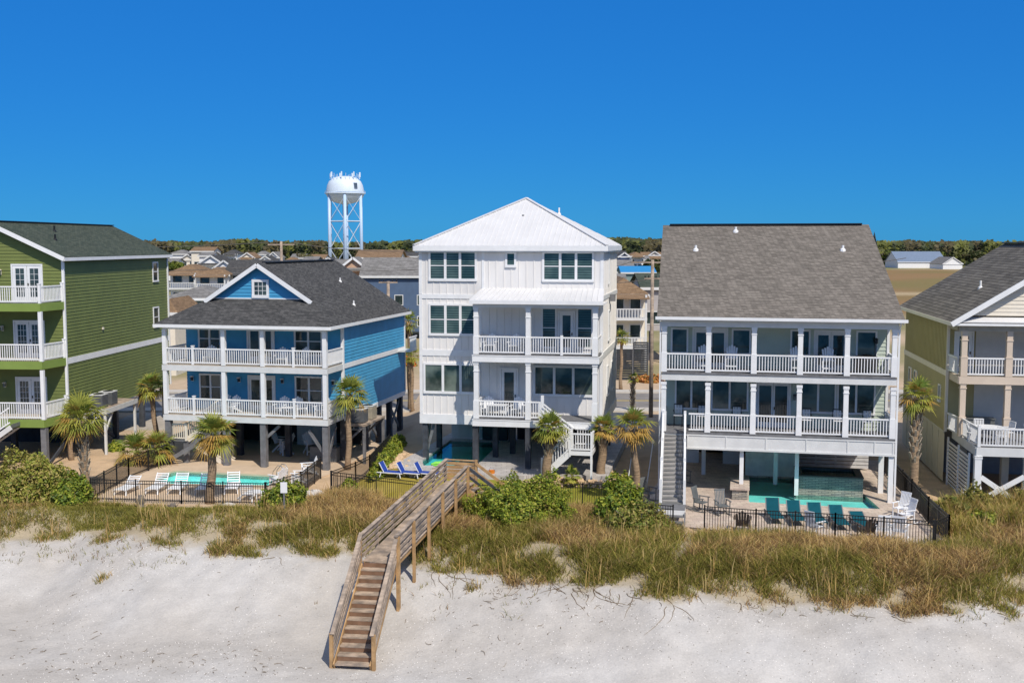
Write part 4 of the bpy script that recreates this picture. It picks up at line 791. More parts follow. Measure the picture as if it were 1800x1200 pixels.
for s in (-1,1):
    p=lambda f,h,s=s:(s*.72+dd[0]*n*run*f,dd[1]*n*run*f+s*.1,.6-n*rise*f+h)
    for h in (.22,.46,.70,.93): MB().beam(p(0,h),p(.97,h),.035,.13).build('side_board',PLANK,s2)
    MB().beam(p(-.02,1.08),p(1.0,1.08),.15,.045).build('handrail',PLANK,s2)
    for f in (.0,.98): 
        q=p(f,0); wx=-5.2+q[0]*.965+q[1]*.263; wy=42.1-q[0]*.263+q[1]*.965; MB().box(q[0]+s*.05-.06,q[0]+s*.05+.06,q[1]-.06,q[1]+.06,HZ(wx,wy)-.5,q[2]+1.05).build('post',PLANKO,s2)
# ================================================================ FENCES
FI=[0]
def fence(pts,label,h=1.2,z0=None,posts=2.35,group=None):
    pts=[Vector((x,y,0)) for x,y in pts]; o0=pts[0].copy(); t=thing('metal_fence',(o0.x,o0.y,0),0,label,'fence',group)
    for a,b in zip(pts,pts[1:]):
        L=(b-a).length; ng=max(1,round(L/posts))
        for g in range(ng):
            p=a+(b-a)*(g/ng); q=a+(b-a)*((g+1)/ng); zp=z0 if z0 is not None else HZ(p.x,p.y); zq=z0 if z0 is not None else HZ(q.x,q.y)
            P=Vector((p.x-o0.x,p.y-o0.y,zp)); Q=Vector((q.x-o0.x,q.y-o0.y,zq)); mb=MB(); u=Vector((0,0,1))
            for hh in (.14,h-.2,h-.04): mb.beam(P+u*hh,Q+u*hh,.028,.035)
            m=int((Q-P).length/.115)
            for i in range(1,m):
                c=P+(Q-P)*(i/m); mb.box(c.x-.011,c.x+.011,c.y-.011,c.y+.011,c.z+.06,c.z+h-.03)
            mb.build('panel',BLACK,t); MB().box(P.x-.03,P.x+.03,P.y-.03,P.y+.03,P.z-.3,P.z+h+.03).build('post',BLACK,t)
        MB().box(Q.x-.03,Q.x+.03,Q.y-.03,Q.y+.03,Q.z-.3,Q.z+h+.03).build('post',BLACK,t)
    return t
fence([(-21.25,54.62),(-16.5,54.02),(-12.25,53.68)],'low black metal fence along the seaward edge of the blue house pool deck',1.15,.06,2.0)
fence([(-12.2,53.72),(-10.95,56.2),(-10.62,60.2)],'low black metal fence climbing from the white chairs past the blue house pool',1.15,.06,1.6)
fence([(-21.27,54.7),(-21.18,59.9),(-20.4,64.2)],'low black metal fence beside the sandy path between green and blue houses',1.15,.06,2.0)
fence([(-9.45,56.55),(-8.5,58.9),(-7.96,60.7),(-7.5,66.5)],'black metal fence running back beside the path and hedge of the white house',1.2,None,2.2)
fence([(-9.4,56.5),(-4.45,53.95)],'black metal fence in front of the lawn with the royal blue loungers',1.2,None,2.4)
fence([(-1.45,53.35),(5.95,53.6)],'black metal fence across the lawn right of the boardwalk behind the big shrub',1.2,None,2.4)
fence([(5.98,49.5),(7.3,49.0)],'short black metal fence left of the long grey outdoor stairs',1.2,0,1.4)
fence([(8.65,48.55),(10.8,47.82),(14.1,47.1),(17.9,45.82)],'long black metal fence along the seaward edge of the paver patio with teal loungers',1.25,.05,2.0)
fence([(17.98,45.85),(18.95,46.8),(19.35,50.2),(19.95,54),(20.6,58.5),(21.4,63)],'black metal fence climbing along the right side of the paver patio',1.25,.05,2.2)
# ================================================================ PLANTS
def pal(n,cols,w,r): 
    cols=np.array(cols); i=r.choice(len(cols),n,p=np.array(w)/sum(w)); return cols[i]*(.8+.4*r.rand(n,1))
def palm(x,y,z,h,R_,label,seed,lean=(0,0),tr=.19,boots=0.,skirt=6,nf=36,s=1,dry=.25,group='cabbage palms around the beach houses',far=False):
    r=np.random.RandomState(seed); t=thing('palm_tree',(x,y,z),0,label,'palm tree',group)
    N_=8; pts=[(lean[0]*(i/N_)**1.5+.04*math.sin(i*1.3+seed),lean[1]*(i/N_)**1.5,h*i/N_-(.2 if i==0 else 0)) for i in range(N_+1)]; rr=[tr*(1.25 if i==0 else 1.0-.18*i/N_+.05*r.rand()) for i in range(N_+1)]; rr[-1]*=1.25
    tk=MB().tube(pts,rr,10).build('trunk',BARK,t,smooth=True)
    mb=MB(); top=pts[-1]
    nb=int(boots*h*16)
    for i in range(nb):
        f=1-boots*(i/nb); zz=h*f; a=i*2.4; cx=lean[0]*f**1.5; cy=lean[1]*f**1.5; d=(math.cos(a),math.sin(a)); q=tr*.85
        mb.beam((cx+d[0]*q,cy+d[1]*q,zz-.1),(cx+d[0]*(q+.13),cy+d[1]*(q+.13),zz+.22),.11,.05)
    if nb: mb.build('trunk_boots',BOOT,tk)
    V=[];Fc=[];Cc=[]
    def frond(az,el,L,fan,droop,col,nl=13):
        d=np.array([math.cos(az)*math.cos(el),math.sin(az)*math.cos(el),math.sin(el)]); c0=np.array(top)+np.array([0,0,.05]); side=np.array([-math.sin(az),math.cos(az),0]); up=np.cross(side,d); up=-up if up[2]<0 else up
        pl=L*.48; hub=c0+d*pl; hub[2]-=droop*.12
        w=.018; b=len(V); V.extend([c0-side*w,c0+side*w,hub+side*w,hub-side*w]); Fc.append((b,b+1,b+2,b+3)); Cc.extend([col*.9]*4)
        for k in range(nl):
            a=(k/(nl-1)-.5)*2*fan; dl=d*math.cos(a)+side*math.sin(a); ll=fan and L*.62*(1-.25*abs(a)/fan)*(.85+.3*r.rand())
            fold=up*(.10*abs(a)); m=hub+dl*ll*.5+fold*ll-np.array([0,0,droop*.05]); e=hub+dl*ll+fold*ll*.5-np.array([0,0,droop*(.18+.35*r.rand())*ll/ .6])
            pn=np.cross(dl,up); pn/=np.linalg.norm(pn)+1e-6; ww=.030*s+.014*r.rand(); b=len(V)
            V.extend([hub-pn*.006,hub+pn*.006,m+pn*ww,m-pn*ww,e+pn*.005,e-pn*.005]); Fc.extend([(b,b+1,b+2,b+3),(b+3,b+2,b+4,b+5)]); cc=col*(.85+.3*r.rand()); Cc.extend([cc]*4+[cc*np.array([1.25,1.1,.9])]*2)
    green=np.array([.15,.24,.05]);yel=np.array([.38,.37,.07]);ora=np.array([.50,.33,.09]);brn=np.array([.30,.20,.10])
    for i in range(nf):
        u=i/nf; el=R(82-118*u**.85+14*(r.rand()-.5)); c=green+(yel-green)*min(1,max(0,r.rand()*.8+u*.35)); c=c if r.rand()>dry*u*1.0 else ora*.9
        frond(i*2.39996+r.rand()*.4,el,R_*1.22*(.75+.35*r.rand())*(1-.12*u),R(84),.3+.55*u,c,9 if far else 14)
    npmesh('crown',V,Fc,Cc,LEAF,t)
    if skirt:
        V.clear();Fc.clear();Cc.clear()
        for i in range(int(skirt*.8)): frond(i*2*PI/(skirt*.8)+r.rand(),R(-48-34*r.rand()),R_*(.5+.35*r.rand()),R(50),.6,(ora if r.rand()<.45 else brn)*(.7+.4*r.rand()),9)
        npmesh('dead_fronds',V,Fc,Cc,LEAF,t)
    return t
palm(-22.2,56.4,-.05,3.9,1.35,'leftmost large cabbage palm with rough boots on its trunk beside the sandy path',1,(-.1,0),.21,.75,9,44,dry=.5)
palm(-26.6,65.5,.0,2.6,1.1,'palm with a thin trunk in front of the green house porch post',2,(0,0),.15,0,7,30,dry=.6)
palm(-15.1,54.15,0,3.45,1.15,'palm growing through the deck edge in front of the blue house pool',3,(.25,.1),.23,.3,10,46,dry=.3)
palm(-9.45,62.7,0,4.3,1.1,'tall slim palm at the right corner of the blue house',4,(.1,0),.17,.1,6,36,dry=.25)
palm(-22.2,68,0,4.0,1.0,'palm standing in the gap behind the low palms left of the blue house',5,(-.3,0),.17,0,6,34,dry=.5)
palm(-22.3,64.5,0,.7,1.2,'low bushy palm nearest the green house between the two left houses',6,(0,0),.18,0,6,30,dry=.6)
palm(-20.9,63.8,0,1.0,1.1,'low bushy palm nearest the blue house stair landing',7,(.1,0),.18,0,9,30,dry=.6)
palm(1.85,57.9,.40,2.75,1.0,'palm in the stone bed in front of the white staircase landing',8,(.2,0),.24,.5,8,36,dry=.3)
palm(4.85,59.0,.35,2.65,.8,'palm in the stone bed at the right corner of the white house',9,(.15,0),.24,.35,8,28,dry=.5)
palm(6.25,54.1,0,3.85,1.05,'palm standing beside the top of the grey staircase left of the sage house',10,(-.25,0),.18,.12,12,30,dry=.7)
palm(20.35,55,0,5.2,1.0,'tall palm with a rough booted trunk between sage and tan houses',11,(.15,.1),.23,.62,9,26,dry=.6)
palm(3.2,57.7,.35,.35,.5,'young knee-high palm in the stone bed beside the white staircase',12,(0,0),.07,0,0,18,dry=.1)
palm(-8.0,85.2,0,6.9,.95,'tall street palm behind the blue house roof corner',13,(0,0),.17,0,4,26,dry=.5,group='palms along the street',far=True)
palm(-7.7,84,0,4.4,.8,'shorter street palm in front of the tall one left of the white house',14,(0,0),.15,0,4,24,dry=.5,group='palms along the street',far=True)
palm(9.7,97.5,0,4.6,.8,'street palm in front of the cream house with the deck',15,(.1,0),.15,0,4,26,dry=.4,group='palms along the street',far=True)
palm(9.35,84.5,0,2.6,.5,'small dark street palm between white and sage houses',16,(0,0),.14,.9,4,14,dry=.3,group='palms along the street',far=True)
palm(-49,148,0,5.2,1.5,'distant palm beside the low house with a white eave',17,(0,0),.2,0,0,22,dry=.3,group='palms along the street',far=True)
def leafcloud(n,r,f,size,pal_,w,flat=.0):
    # f(n)-> points and outward normals; returns quads
    P,Nn=f(n); D=r.normal(size=(len(P),3))*.8+Nn; D/=np.linalg.norm(D,axis=1)[:,None]; a=np.cross(D,r.normal(size=(len(P),3))); a/=np.linalg.norm(a,axis=1)[:,None]; b=np.cross(D,a)
    s=(size*(.6+.8*r.rand(len(P))))[:,None]; V=np.stack([P-a*s*.35-b*s*.6,P+a*s*.35-b*s*.6,P+a*s*.35+b*s*.6,P-a*s*.35+b*s*.6],1).reshape(-1,3)
    Fq=np.arange(len(V)).reshape(-1,4); C=np.repeat(pal(len(P),pal_,w,r),4,0); return V,Fq,C
def blob(rx,ry,rz,r,lump=.25,k=2.2):
    ph=r.rand(12)*6.28
    def f(n):
        d=r.normal(size=(n,3)); d[:,2]=np.abs(d[:,2])*1.0-.15; d/=np.linalg.norm(d,axis=1)[:,None]
        L=1+lump*(np.sin(d[:,0]*k*2+ph[0])*np.sin(d[:,1]*k*2+ph[1])+.6*np.sin(d[:,0]*k*5+ph[2])*np.sin(d[:,2]*k*5+ph[3])+.4*np.sin(d[:,1]*k*9+ph[4])*np.sin(d[:,0]*k*8+ph[5]))
        q=1-np.abs(r.normal(size=n))*.14; q=np.where(r.rand(n)<.2,r.rand(n)**.5,q); P=d*(L*q)[:,None]*np.array([rx,ry,rz]); P[:,2]=np.maximum(P[:,2],.02); return P,d*1.2
    return f
GRN=[(.25,.31,.035),(.38,.40,.05),(.12,.18,.025),(.42,.37,.08)]
def bush(name,x,y,rx,ry,rz,n,label,cat,seed,cols=GRN,w=(4,3,3,1),size=.11,lump=.22,stems=5,group=None):
    r=np.random.RandomState(seed); z=HZ(x,y)-.05; t=thing(name,(x,y,z),0,label,cat,group)
    V,Fq,C=leafcloud(n,r,blob(rx,ry,rz,r,lump),size,cols,w); npmesh('crown',V,Fq,C,LEAF,t)
    mb=MB()
    for i in range(stems): a=i*2.4; mb.tube([(0,0,-.1),(math.cos(a)*rx*.3,math.sin(a)*ry*.3,rz*.4),(math.cos(a)*rx*.6,math.sin(a)*ry*.6,rz*.8)],[.05,.035,.015],5)
    mb.build('stems',BARKG,t); return t
bush('shrub',.45,49.6,2.35,1.5,1.95,30000,'large rounded bright green shrub right of the boardwalk','shrub',1,size=.075,lump=.3)
bush('shrub',5.0,49.6,1.2,1.1,1.95,8000,'upright dark green shrub left of the grey staircase','shrub',2,w=(3,2,5,.5),size=.10)
bush('shrub',5.6,48.0,1.7,1.2,1.3,7000,'sprawling olive shrub in front of the upright dark green one','shrub',3,[(.22,.23,.04),(.36,.30,.09),(.13,.17,.03)],(4,3,2),.085)
bush('shrub',-24.1,54.4,2.6,1.6,2.35,18000,'big olive-green bush at the left edge in front of the green house','shrub',4,[(.30,.31,.05),(.45,.37,.11),(.17,.21,.03)],(4,4,2),.085)
bush('shrub',-22.2,54.2,1.1,1.1,1.5,6000,'dark green lobe of shrub beside the leftmost palm trunk','shrub',5,w=(4,2,5,.5),size=.10)
bush('shrub',-11.0,52.6,1.15,.9,1.3,6500,'compact dark green shrub behind the white signpost','shrub',6,w=(4,2,4,.5),size=.09)
YUC=[(.22,.22,.05),(.36,.30,.08),(.12,.15,.03)]
bush('shrub',20.7,50.6,1.1,1.0,1.2,2600,'yellow-green clump at the corner of the patio fence','shrub',7,YUC,(4,3,2),.15)
# hedge beside the white house
for i in range(7):
    bush('hedge_shrub',-7.35+i*.05,59.3+i*1.35,.5,.6,.85,1500,['first','second','third','fourth','fifth','sixth','last'][i]+' shrub counted from the lawn in the hedge along the fence','shrub',20+i,w=(4,3,2,1),size=.10,stems=2,group='hedge shrubs beside the white house')
for i,(x,y,c) in enumerate(((-8.6,57.4,'small shrub at the fence corner beside the sandy path'),(6.1,58.5,'loose shrub between the right stone bed and the dark side yard'),(-25.0,68.5,'small green shrub under the green house platform'))): bush('small_shrub',x,y,.5,.45,.6,1000,c,'shrub',40+i,size=.11,stems=3)
# tall tufted grasses by the tan house and dune grass
def grass(n,r,px,py,hmin,hmax,palf,spread=.12,per=7,lean=.35,wd=.016,hs=None):
    m=n*per; x=np.repeat(px,per)+r.normal(size=m)*spread; y=np.repeat(py,per)+r.normal(size=m)*spread; z=HT(x,y)-.03
    h=(hmin+(hmax-hmin)*r.rand(m))*(hs(x,y) if hs else 1); az=r.rand(m)*6.283; ln=lean*h*(.3+r.rand(m)); dx=np.cos(az)*ln; dy=np.sin(az)*ln; a2=r.rand(m)*3.14; wx=np.cos(a2)*wd; wy=np.sin(a2)*wd
    b=np.stack([x,y,z],1); w=np.stack([wx,wy,0*wx],1)
    mid=b+np.stack([dx*.35,dy*.35,h*.6],1); tip=b+np.stack([dx,dy,h],1)
    V=np.stack([b-w,b+w,mid+w*.8,mid-w*.8,tip+w*.15,tip-w*.15],1).reshape(-1,3); i=np.arange(m)[:,None]*6
    Fq=np.concatenate([i+np.array([[0,1,2,3]]),i+np.array([[3,2,4,5]])]); C=palf(x,y,m); C=np.repeat(C,6,0); return V,Fq,C
r=np.random.RandomState(11)
STR=np.array([(.58,.39,.15),(.50,.325,.12),(.68,.50,.22)]);OLV=np.array([(.25,.235,.05),(.18,.18,.035),(.34,.29,.07)]);BRN=np.array([(.30,.185,.09),(.23,.145,.075)])
def dunepal(x,y,m):
    s=y-Ye(x); g=fb(x,y,.33)+.25*np.exp(-((s-1.2)/1.6)**2)-.03; g=g+.16*((x>8)&(Yb(x)-y<2.2))+.10*(x<-14); u=r.rand(m); pg=np.clip((g-.46)*5,.10,.85)
    k=np.where(u<pg,0,np.where(r.rand(m)<.55,1,2)); c=np.where((k==0)[:,None],OLV[r.randint(0,3,m)],np.where((k==1)[:,None],STR[r.randint(0,3,m)],BRN[r.randint(0,2,m)])); return c*(.75+.5*r.rand(m,1))
x=r.uniform(-31,31,66000); y=r.uniform(38.5,57.5,66000); s=y-Ye(x); n2=fb(x+50,y,1.1); n1=fb(x,y,.5)
keep=(s+(n2-.5)*4.0>.05)&(y<Yb(x)-.25+(n1-.5)*.8)
keep&=~(pip(x,y,[(-14.9,50.5),(-15.4,52.6),(-14.7,52.8),(-14.1,50.6),(-12.6,48.3),(-13.8,47.8)])&(r.rand(len(x))<.85)); keep&=~pip(x,y,[(-23,53.4),(-14.5,53.4),(-14.3,51.3),(-21,51.2)])|(r.rand(len(x))<.05)
keep&=~(pip(x,y,[(7.6,49.2),(8.5,48.4),(7.9,45.4),(6.8,43),(6.3,43.2),(7.0,45.8)])&(r.rand(len(x))<.93))
keep&=~pip(x,y,[(6.8,52),(8.3,52),(8.3,48.3),(6.9,48.3)])
keep&=(fb(x+9,y+4,.7)>.40)|(r.rand(len(x))<.35); keep&=~((x<-14)&(s<1.4)&(fb(x,y+40,.9)<.44)); keep&=(s>1.2)|(fb(x+33,y,1.6)>.44); keep&=(fb(x-21,y+9,.55)>.29)|(s>3.5)
x,y=x[keep],y[keep]; s=y-Ye(x); nx_=len(x)
print('grass clumps',nx_)
hm=.6+.8*fb(x,y,.45)
V,Fq,C=grass(nx_,r,x,y,.14,.58,dunepal,spread=.15,per=13,lean=1.05,wd=.014,hs=lambda x,y:(.55+.9*fb(x,y,.5,2))*(1-.45*((x<-11.5)&(y>48)))*(1-.4*np.exp(-((y-Ye(x))/.8)**2))); tag(npmesh('dune_grass',V,Fq,C,GRASSM),kind='stuff')
# sparse seed-head stalks standing above
k=r.choice(nx_,900); V,Fq,C=grass(900,r,x[k],y[k],.6,1.15,lambda x,y,m:STR[r.randint(0,3,m)]*(.9+.4*r.rand(m,1)),.1,3,.25,.012); tag(npmesh('sea_oats',V,Fq,C,GRASSM),kind='stuff')
# short grass of the left lawn and behind, thin tufts
x=r.uniform(-23,-14,5000); y=r.uniform(49.6,53.4,5000); kk=pip(x,y,[(-23,53.3),(-15,53),(-14.2,51),(-20.5,50.6)]); x,y=x[kk],y[kk]
V,Fq,C=grass(len(x),r,x,y,.06,.2,lambda x,y,m:OLV[r.randint(0,3,m)]*(.7+.5*r.rand(m,1)),.12,6,.6,.014); tag(npmesh('short_grass',V,Fq,C,GRASSM),kind='stuff')
# single tufts on the open sand
TF=[(-21.5,49.5,'small straw tuft highest on the sand at the far left'),(-15.9,49.8,'grass tuft at the mouth of the sandy path below the palm'),(-16.1,48.6,'round green tuft on the sand left of the path mouth'),(-17.4,45.7,'lone brown tuft on the open sand at left'),(-12.4,48.5,'small tuft just below the dune grass right of the path'),(-9.7,48.6,'green tuft left of the boardwalk top step'),(-8.8,46.9,'low tuft on the sand nearest the boardwalk handrail'),(-1.0,44.4,'tuft with runners below the dune grass right of the boardwalk'),(-1.6,42.7,'small tuft low on the sand right of the boardwalk'),(3.2,42.9,'tuft at the foot of the dune in the middle'),(10.2,41.2,'sprawling tuft on the sand below the paver patio'),(17.0,40.2,'flat tuft on the sand at the far right'),(19.0,40.0,'straw tuft nearest the right edge of the sand')]
for i,(tx,ty,lab) in enumerate(TF):
    V,Fq,C=grass(8,r,np.full(8,tx)+r.normal(size=8)*.12,np.full(8,ty)+r.normal(size=8)*.1,.15,.42,lambda x,y,m:np.where(r.rand(m,1)<.5,OLV[r.randint(0,3,m)],STR[r.randint(0,3,m)])*.9,.10,9,.7,.014)
    o_=npmesh('grass_tuft',V,Fq,C,GRASSM); tag(o_,lab,'grass tuft','grass tufts scattered on the open sand')
# scattered sprigs, roots and drift twigs as loose litter
mb=MB()
for i in range(420):
    cl=rnd.random(); 
    if cl<.5: x,y=rnd.gauss(1.8,2.6),rnd.gauss(42.6,1.3)
    elif cl<.75: x,y=rnd.uniform(-22,-8),rnd.uniform(37.5,40)
    else: x,y=rnd.uniform(-22,20),rnd.uniform(37,46)
    if y>Ye(x)+.5: continue
    a=rnd.uniform(0,6.28); L=rnd.uniform(.08,.4); pts=[]
    for k in range(4): px_=x+math.cos(a)*L*k/3; py_=y+math.sin(a)*L*k/3; pts.append((px_,py_,HZ(px_,py_)+.012+.03*math.sin(k+i))); a+=rnd.uniform(-.5,.5)
    mb.tube(pts,[.011,.010,.008,.004],4)
for i in range(70):
    x=rnd.choice([rnd.gauss(2.2,2.6),rnd.gauss(2.2,2.6),rnd.uniform(8,19),rnd.uniform(-22,-10)]); y=float(Ye(x))+rnd.uniform(-.9,.4); a=-PI/2+rnd.uniform(-.9,.9); L=rnd.uniform(.6,2.0) if x<7 and x>-4 else rnd.uniform(.3,.9); pts=[]
    for k in range(8): pts.append((x,y,HZ(x,y)+.012)); x+=math.cos(a)*L/7; y+=math.sin(a)*L/7; a+=rnd.uniform(-.45,.45)
    mb.tube(pts,[.016,.015,.014,.012,.011,.009,.007,.004],4)
tag(mb.build('beach_litter',mat('dry_twig',(.17,.12,.07),.9)),kind='stuff')
x=r.normal(1.8,3.2,160); y=43.3+r.normal(size=160)*1.1; kk=y<Ye(x)+.3; x,y=x[kk],y[kk]; xx=r.uniform(-24,-14,110); yy=Ye(xx)-r.rand(110)*2.6; x=np.concatenate([x,xx]); y=np.concatenate([y,yy]); xx=r.uniform(8,20,50); yy=Ye(xx)-r.rand(50)*1.1; x=np.concatenate([x,xx]); y=np.concatenate([y,yy])
V,Fq,C=grass(len(x),r,x,y,.08,.3,lambda x,y,m:np.where(r.rand(m,1)<.6,OLV[r.randint(0,3,m)],BRN[r.randint(0,2,m)]),.09,4,1.0,.012); tag(npmesh('sand_sprigs',V,Fq,C,GRASSM),kind='stuff')
# broken shells and pebbles lying on the sand
for nm,cnt,cm,sz in (('shell_fragments',4200,mat('shell_white',(.80,.77,.73),.5),(.012,.034)),('pebbles_and_seaweed_bits',2600,mat('dark_pebble',(.17,.145,.12),.8),(.010,.030))):
    x=r.uniform(-24,22,cnt*4); y=r.uniform(32,48,cnt*4); dn=fb(x,y,.28)+.12*np.exp(-((y-38.5-np.sin(x*.3))/.8)**2); kk=(y<Ye(x)-.2)&(r.rand(len(x))<np.clip((dn-.42)*5,.05,1)); x,y=x[kk][:cnt],y[kk][:cnt]; m=len(x); z=HT(x,y)
    w=sz[0]+(sz[1]-sz[0])*r.rand(m); a=r.rand(m)*6.28; P=lambda da,f,h: np.stack([x+np.cos(a+da)*w*f,y+np.sin(a+da)*w*f,z+h*w],1)
    V=np.stack([P(0,1.2,-.1),P(2.1,.9,-.1),P(4.2,1,-.1),P(1,.25,.75)],1).reshape(-1,3); i=np.arange(m)[:,None]*4; Fq=np.concatenate([i+np.array([[0,1,3]]),i+np.array([[1,2,3]]),i+np.array([[2,0,3]])]); tag(npmesh(nm,V,Fq,None,cm),kind='stuff')
bush('shrub',22.0,51.2,1.15,.9,1.35,5200,'yellow-green spiky bush under the louvred screen of the tan house','shrub',81,YUC,(4,4,2),.12,.3)
bush('shrub',24.6,50.6,1.2,.9,1.5,5200,'straw-green bush at the right edge in front of the tan house posts','shrub',82,[(.30,.27,.07),(.42,.34,.12),(.18,.19,.04)],(4,3,2),.11,.3)
bush('shrub',21.3,48.8,.8,.8,.8,2600,'low bright green bush outside the right corner of the patio fence','shrub',83,GRN,(4,3,2,1),.09,.3)
# big tufted grasses right
for i,(tx,ty,h,lab) in enumerate(((20.6,50.2,1.35,'tall green fountain grass against the outside of the patio fence'),(23.4,50.4,1.6,'fountain grass clump left of the white cross-braced post'),(21.6,50.9,1.5,'tall fountain grass clump in front of the louvred screen'),(22.4,49.0,1.2,'green fountain grass clump right of the patio fence corner'),(25.0,50.2,1.6,'tall straw fountain grass at the right edge under the white deck'),(24.4,48.3,1.2,'low fountain grass at the right edge above the sand'),(20.2,48.3,1.0,'bright green grass clump outside the patio fence corner'))):
    V,Fq,C=grass(60,r,tx+r.normal(size=60)*.35,ty+r.normal(size=60)*.35,h*.5,h,lambda x,y,m:np.where(r.rand(m,1)<.55,OLV[r.randint(0,3,m)]*1.25,STR[r.randint(0,3,m)]),.16,14,.6,.016); o_=npmesh('fountain_grass',V,Fq,C,GRASSM); tag(o_,lab,'ornamental grass','fountain grasses at the right edge')
# palm stumps, boulders, sign
for (x,y,h,lab) in ((-18.3,53.3,.65,'grey weathered stump in front of the white pool loungers'),(-16.7,53.2,.25,'short broken stump on the green patch by the pool fence')):
    MBs=MB().tube([(0,0,-.2),(0,0,h*.5),(.03,0,h)],[.24,.16,.13],9); t=thing('tree_stump',(x,y,HZ(x,y)),0,lab,'stump'); MBs.build('stump_wood',BARKG,t); mb=MB()
    for k in range(9): a=k*.7; mb.beam((math.cos(a)*.15,math.sin(a)*.15,h*.3),(math.cos(a)*.28,math.sin(a)*.28,h*(.6+.5*rnd.random())),.05,.02)
    mb.build('bark_strips',BARKG,t)
def rock(name,x,y,z,rx,ry,rz,m,lab,cat='rock',seed=0,group=None):
    rr=random.Random(seed); mb=MB(); n=10; prof=[]
    vs=[];fs=[]
    for i in range(7):
        th=PI/2*i/6
        for k in range(n): f=1+rr.uniform(-.12,.12); vs.append((rx*math.cos(th)*math.cos(2*PI*k/n)*f,ry*math.cos(th)*math.sin(2*PI*k/n)*f,rz*math.sin(th)*f-.05))
    for i in range(6):
        for k in range(n): fs.append((i*n+k,i*n+(k+1)%n,(i+1)*n+(k+1)%n,(i+1)*n+k))
    mb.add(vs,fs); o_=mb.build(name,m,None,(x,y,z),0); return tag(o_,lab,cat,group)
LST=mat('pale_limestone',(.52,.48,.43),.9,2,.15,.4,6)
rock('boulder',-10.15,55.1,-.05,.95,.6,.6,LST,'pale smooth mound of sand-coloured stone beside the pool fence corner',seed=2)
rock('boulder',-14.1,53.6,-.05,.55,.4,.3,LST,'small pale rock at the foot of the palm by the pool fence',seed=3)
vs=MB()
for i in range(420):
    x=rnd.uniform(-.2,6.0); y=58.4+rnd.gauss(0,.35)-.08*(x)+ (0.2 if x>1 else 0); 
    if x<.6 and rnd.random()<.5: continue
    s=rnd.uniform(.05,.13); z=HZ(x,y)+.02; a=rnd.uniform(0,3); c,sn=math.cos(a)*s,math.sin(a)*s
    vs.hexa([(x-c,y-sn,z),(x+sn,y-c,z),(x+c,y+sn,z),(x-sn,y+c,z)],[(x-c*.5,y-sn*.6,z+s),(x+sn*.6,y-c*.5,z+s*.9),(x+c*.6,y+sn*.5,z+s*1.1),(x-sn*.5,y+c*.6,z+s)])
for i in range(200):
    x=-6.9+rnd.gauss(0,.3); y=rnd.uniform(60.4,65); s=rnd.uniform(.05,.12); z=HZ(x,y)+.02; vs.hexa([(x-s,y-s,z),(x+s,y-s,z),(x+s,y+s,z),(x-s,y+s,z)],[(x-s*.6,y-s*.6,z+s),(x+s*.5,y-s*.6,z+s*1.1),(x+s*.6,y+s*.5,z+s),(x-s*.5,y+s*.6,z+s)])
tag(vs.build('landscape_stones',ROCK),kind='stuff')
for i in range(260): pass
t=thing('signpost',(-10.85,51.5,HZ(-10.85,51.5)),0,'small white blank-faced sign on a grey post in the dune grass','sign')
MB().box(-.04,.04,0,.04,-.3,1.55).build('post',GREYWD,t); MB().box(-.16,.16,-.02,-.002,.98,1.5).build('sign_board',WHITE,t)
# ================================================================ FURNITURE
def fs(name): return None
def adirondack(m,label,loc,rz,group=None,tall=0.):
    t=thing('adirondack_chair',loc,rz,label,'garden chair',group); mb=MB(); z=tall
    for i in range(5): y=-.24+i*.115; mb.beam((-.26,y,.40+z-i*.03),(.26,y,.40+z-i*.03),.10,.022,(0,0,1))
    mb.build('seat',m,t); mb=MB()
    for i in range(5): x=-.22+i*.11; L=1.02-abs(i-2)*.07; mb.beam((x*.85,.22,.25+z),(x*1.15,.50,L+z),.10,.02,(0,-1,.3))
    mb.build('backrest',m,t)
    for s in (-1,1):
        MB().box(s*.34-.065,s*.34+.065,-.38,.36,.58+z,.605+z).build('arm',m,t); MB().box(s*.30-.02,s*.30+.02,-.32,-.24,0,.58+z).build('leg',m,t); MB().beam((s*.275,-.3,.38+z),(s*.275,.55 if not z else .4,.03),.03,.10).build('leg',m,t)
    if z: MB().box(-.3,.3,-.35,-.3,.2,.26).build('footrest',m,t)
    return t
def lounger(m,fm,label,loc,rz,group,back=45,slats=False):
    t=thing('sun_lounger',loc,rz,label,'sun lounger',group); mb=MB()   # feet towards -y
    yb=.35; zt=.31; c,s=math.cos(R(back))*.66,math.sin(R(back))*.66
    for k in (-1,1): mb.beam((k*.31,-1.0,zt-.03),(k*.31,yb+.55,zt-.03),.045,.05); mb.beam((k*.31,yb,zt),(k*.31,yb+c,zt+s),.04,.04)
    mb.build('frame',fm,t)
    mb=MB()
    if slats:
        for i in range(10): y=-.95+i*.13; mb.box(-.29,.29,y,y+.095,zt-.01,zt+.015)
    else: mb.box(-.29,.29,-.98,yb-.02,zt-.01,zt+.015)
    mb.build('seat',m,t); mb=MB()
    if slats:
        for i in range(5): a=i/5; b=a+.15; mb.beam((0,yb+c*(a+.075),zt+s*(a+.075)-.001),(0,yb+c*b+.001,zt+s*b),.58,.03,(0,-s,c))
    else: mb.beam((0,yb+c*.03,zt+s*.03),(0,yb+c,zt+s),.58,.03,(0,-s,c))
    mb.build('backrest',m,t)
    for x,y in ((-.31,-.8),(.31,-.8),(-.31,.55),(.31,.55)): MB().beam((x,y,zt-.04),(x*1.05,y+(.1 if y>0 else -.08),0),.05,.05).build('leg',fm,t)
    return t
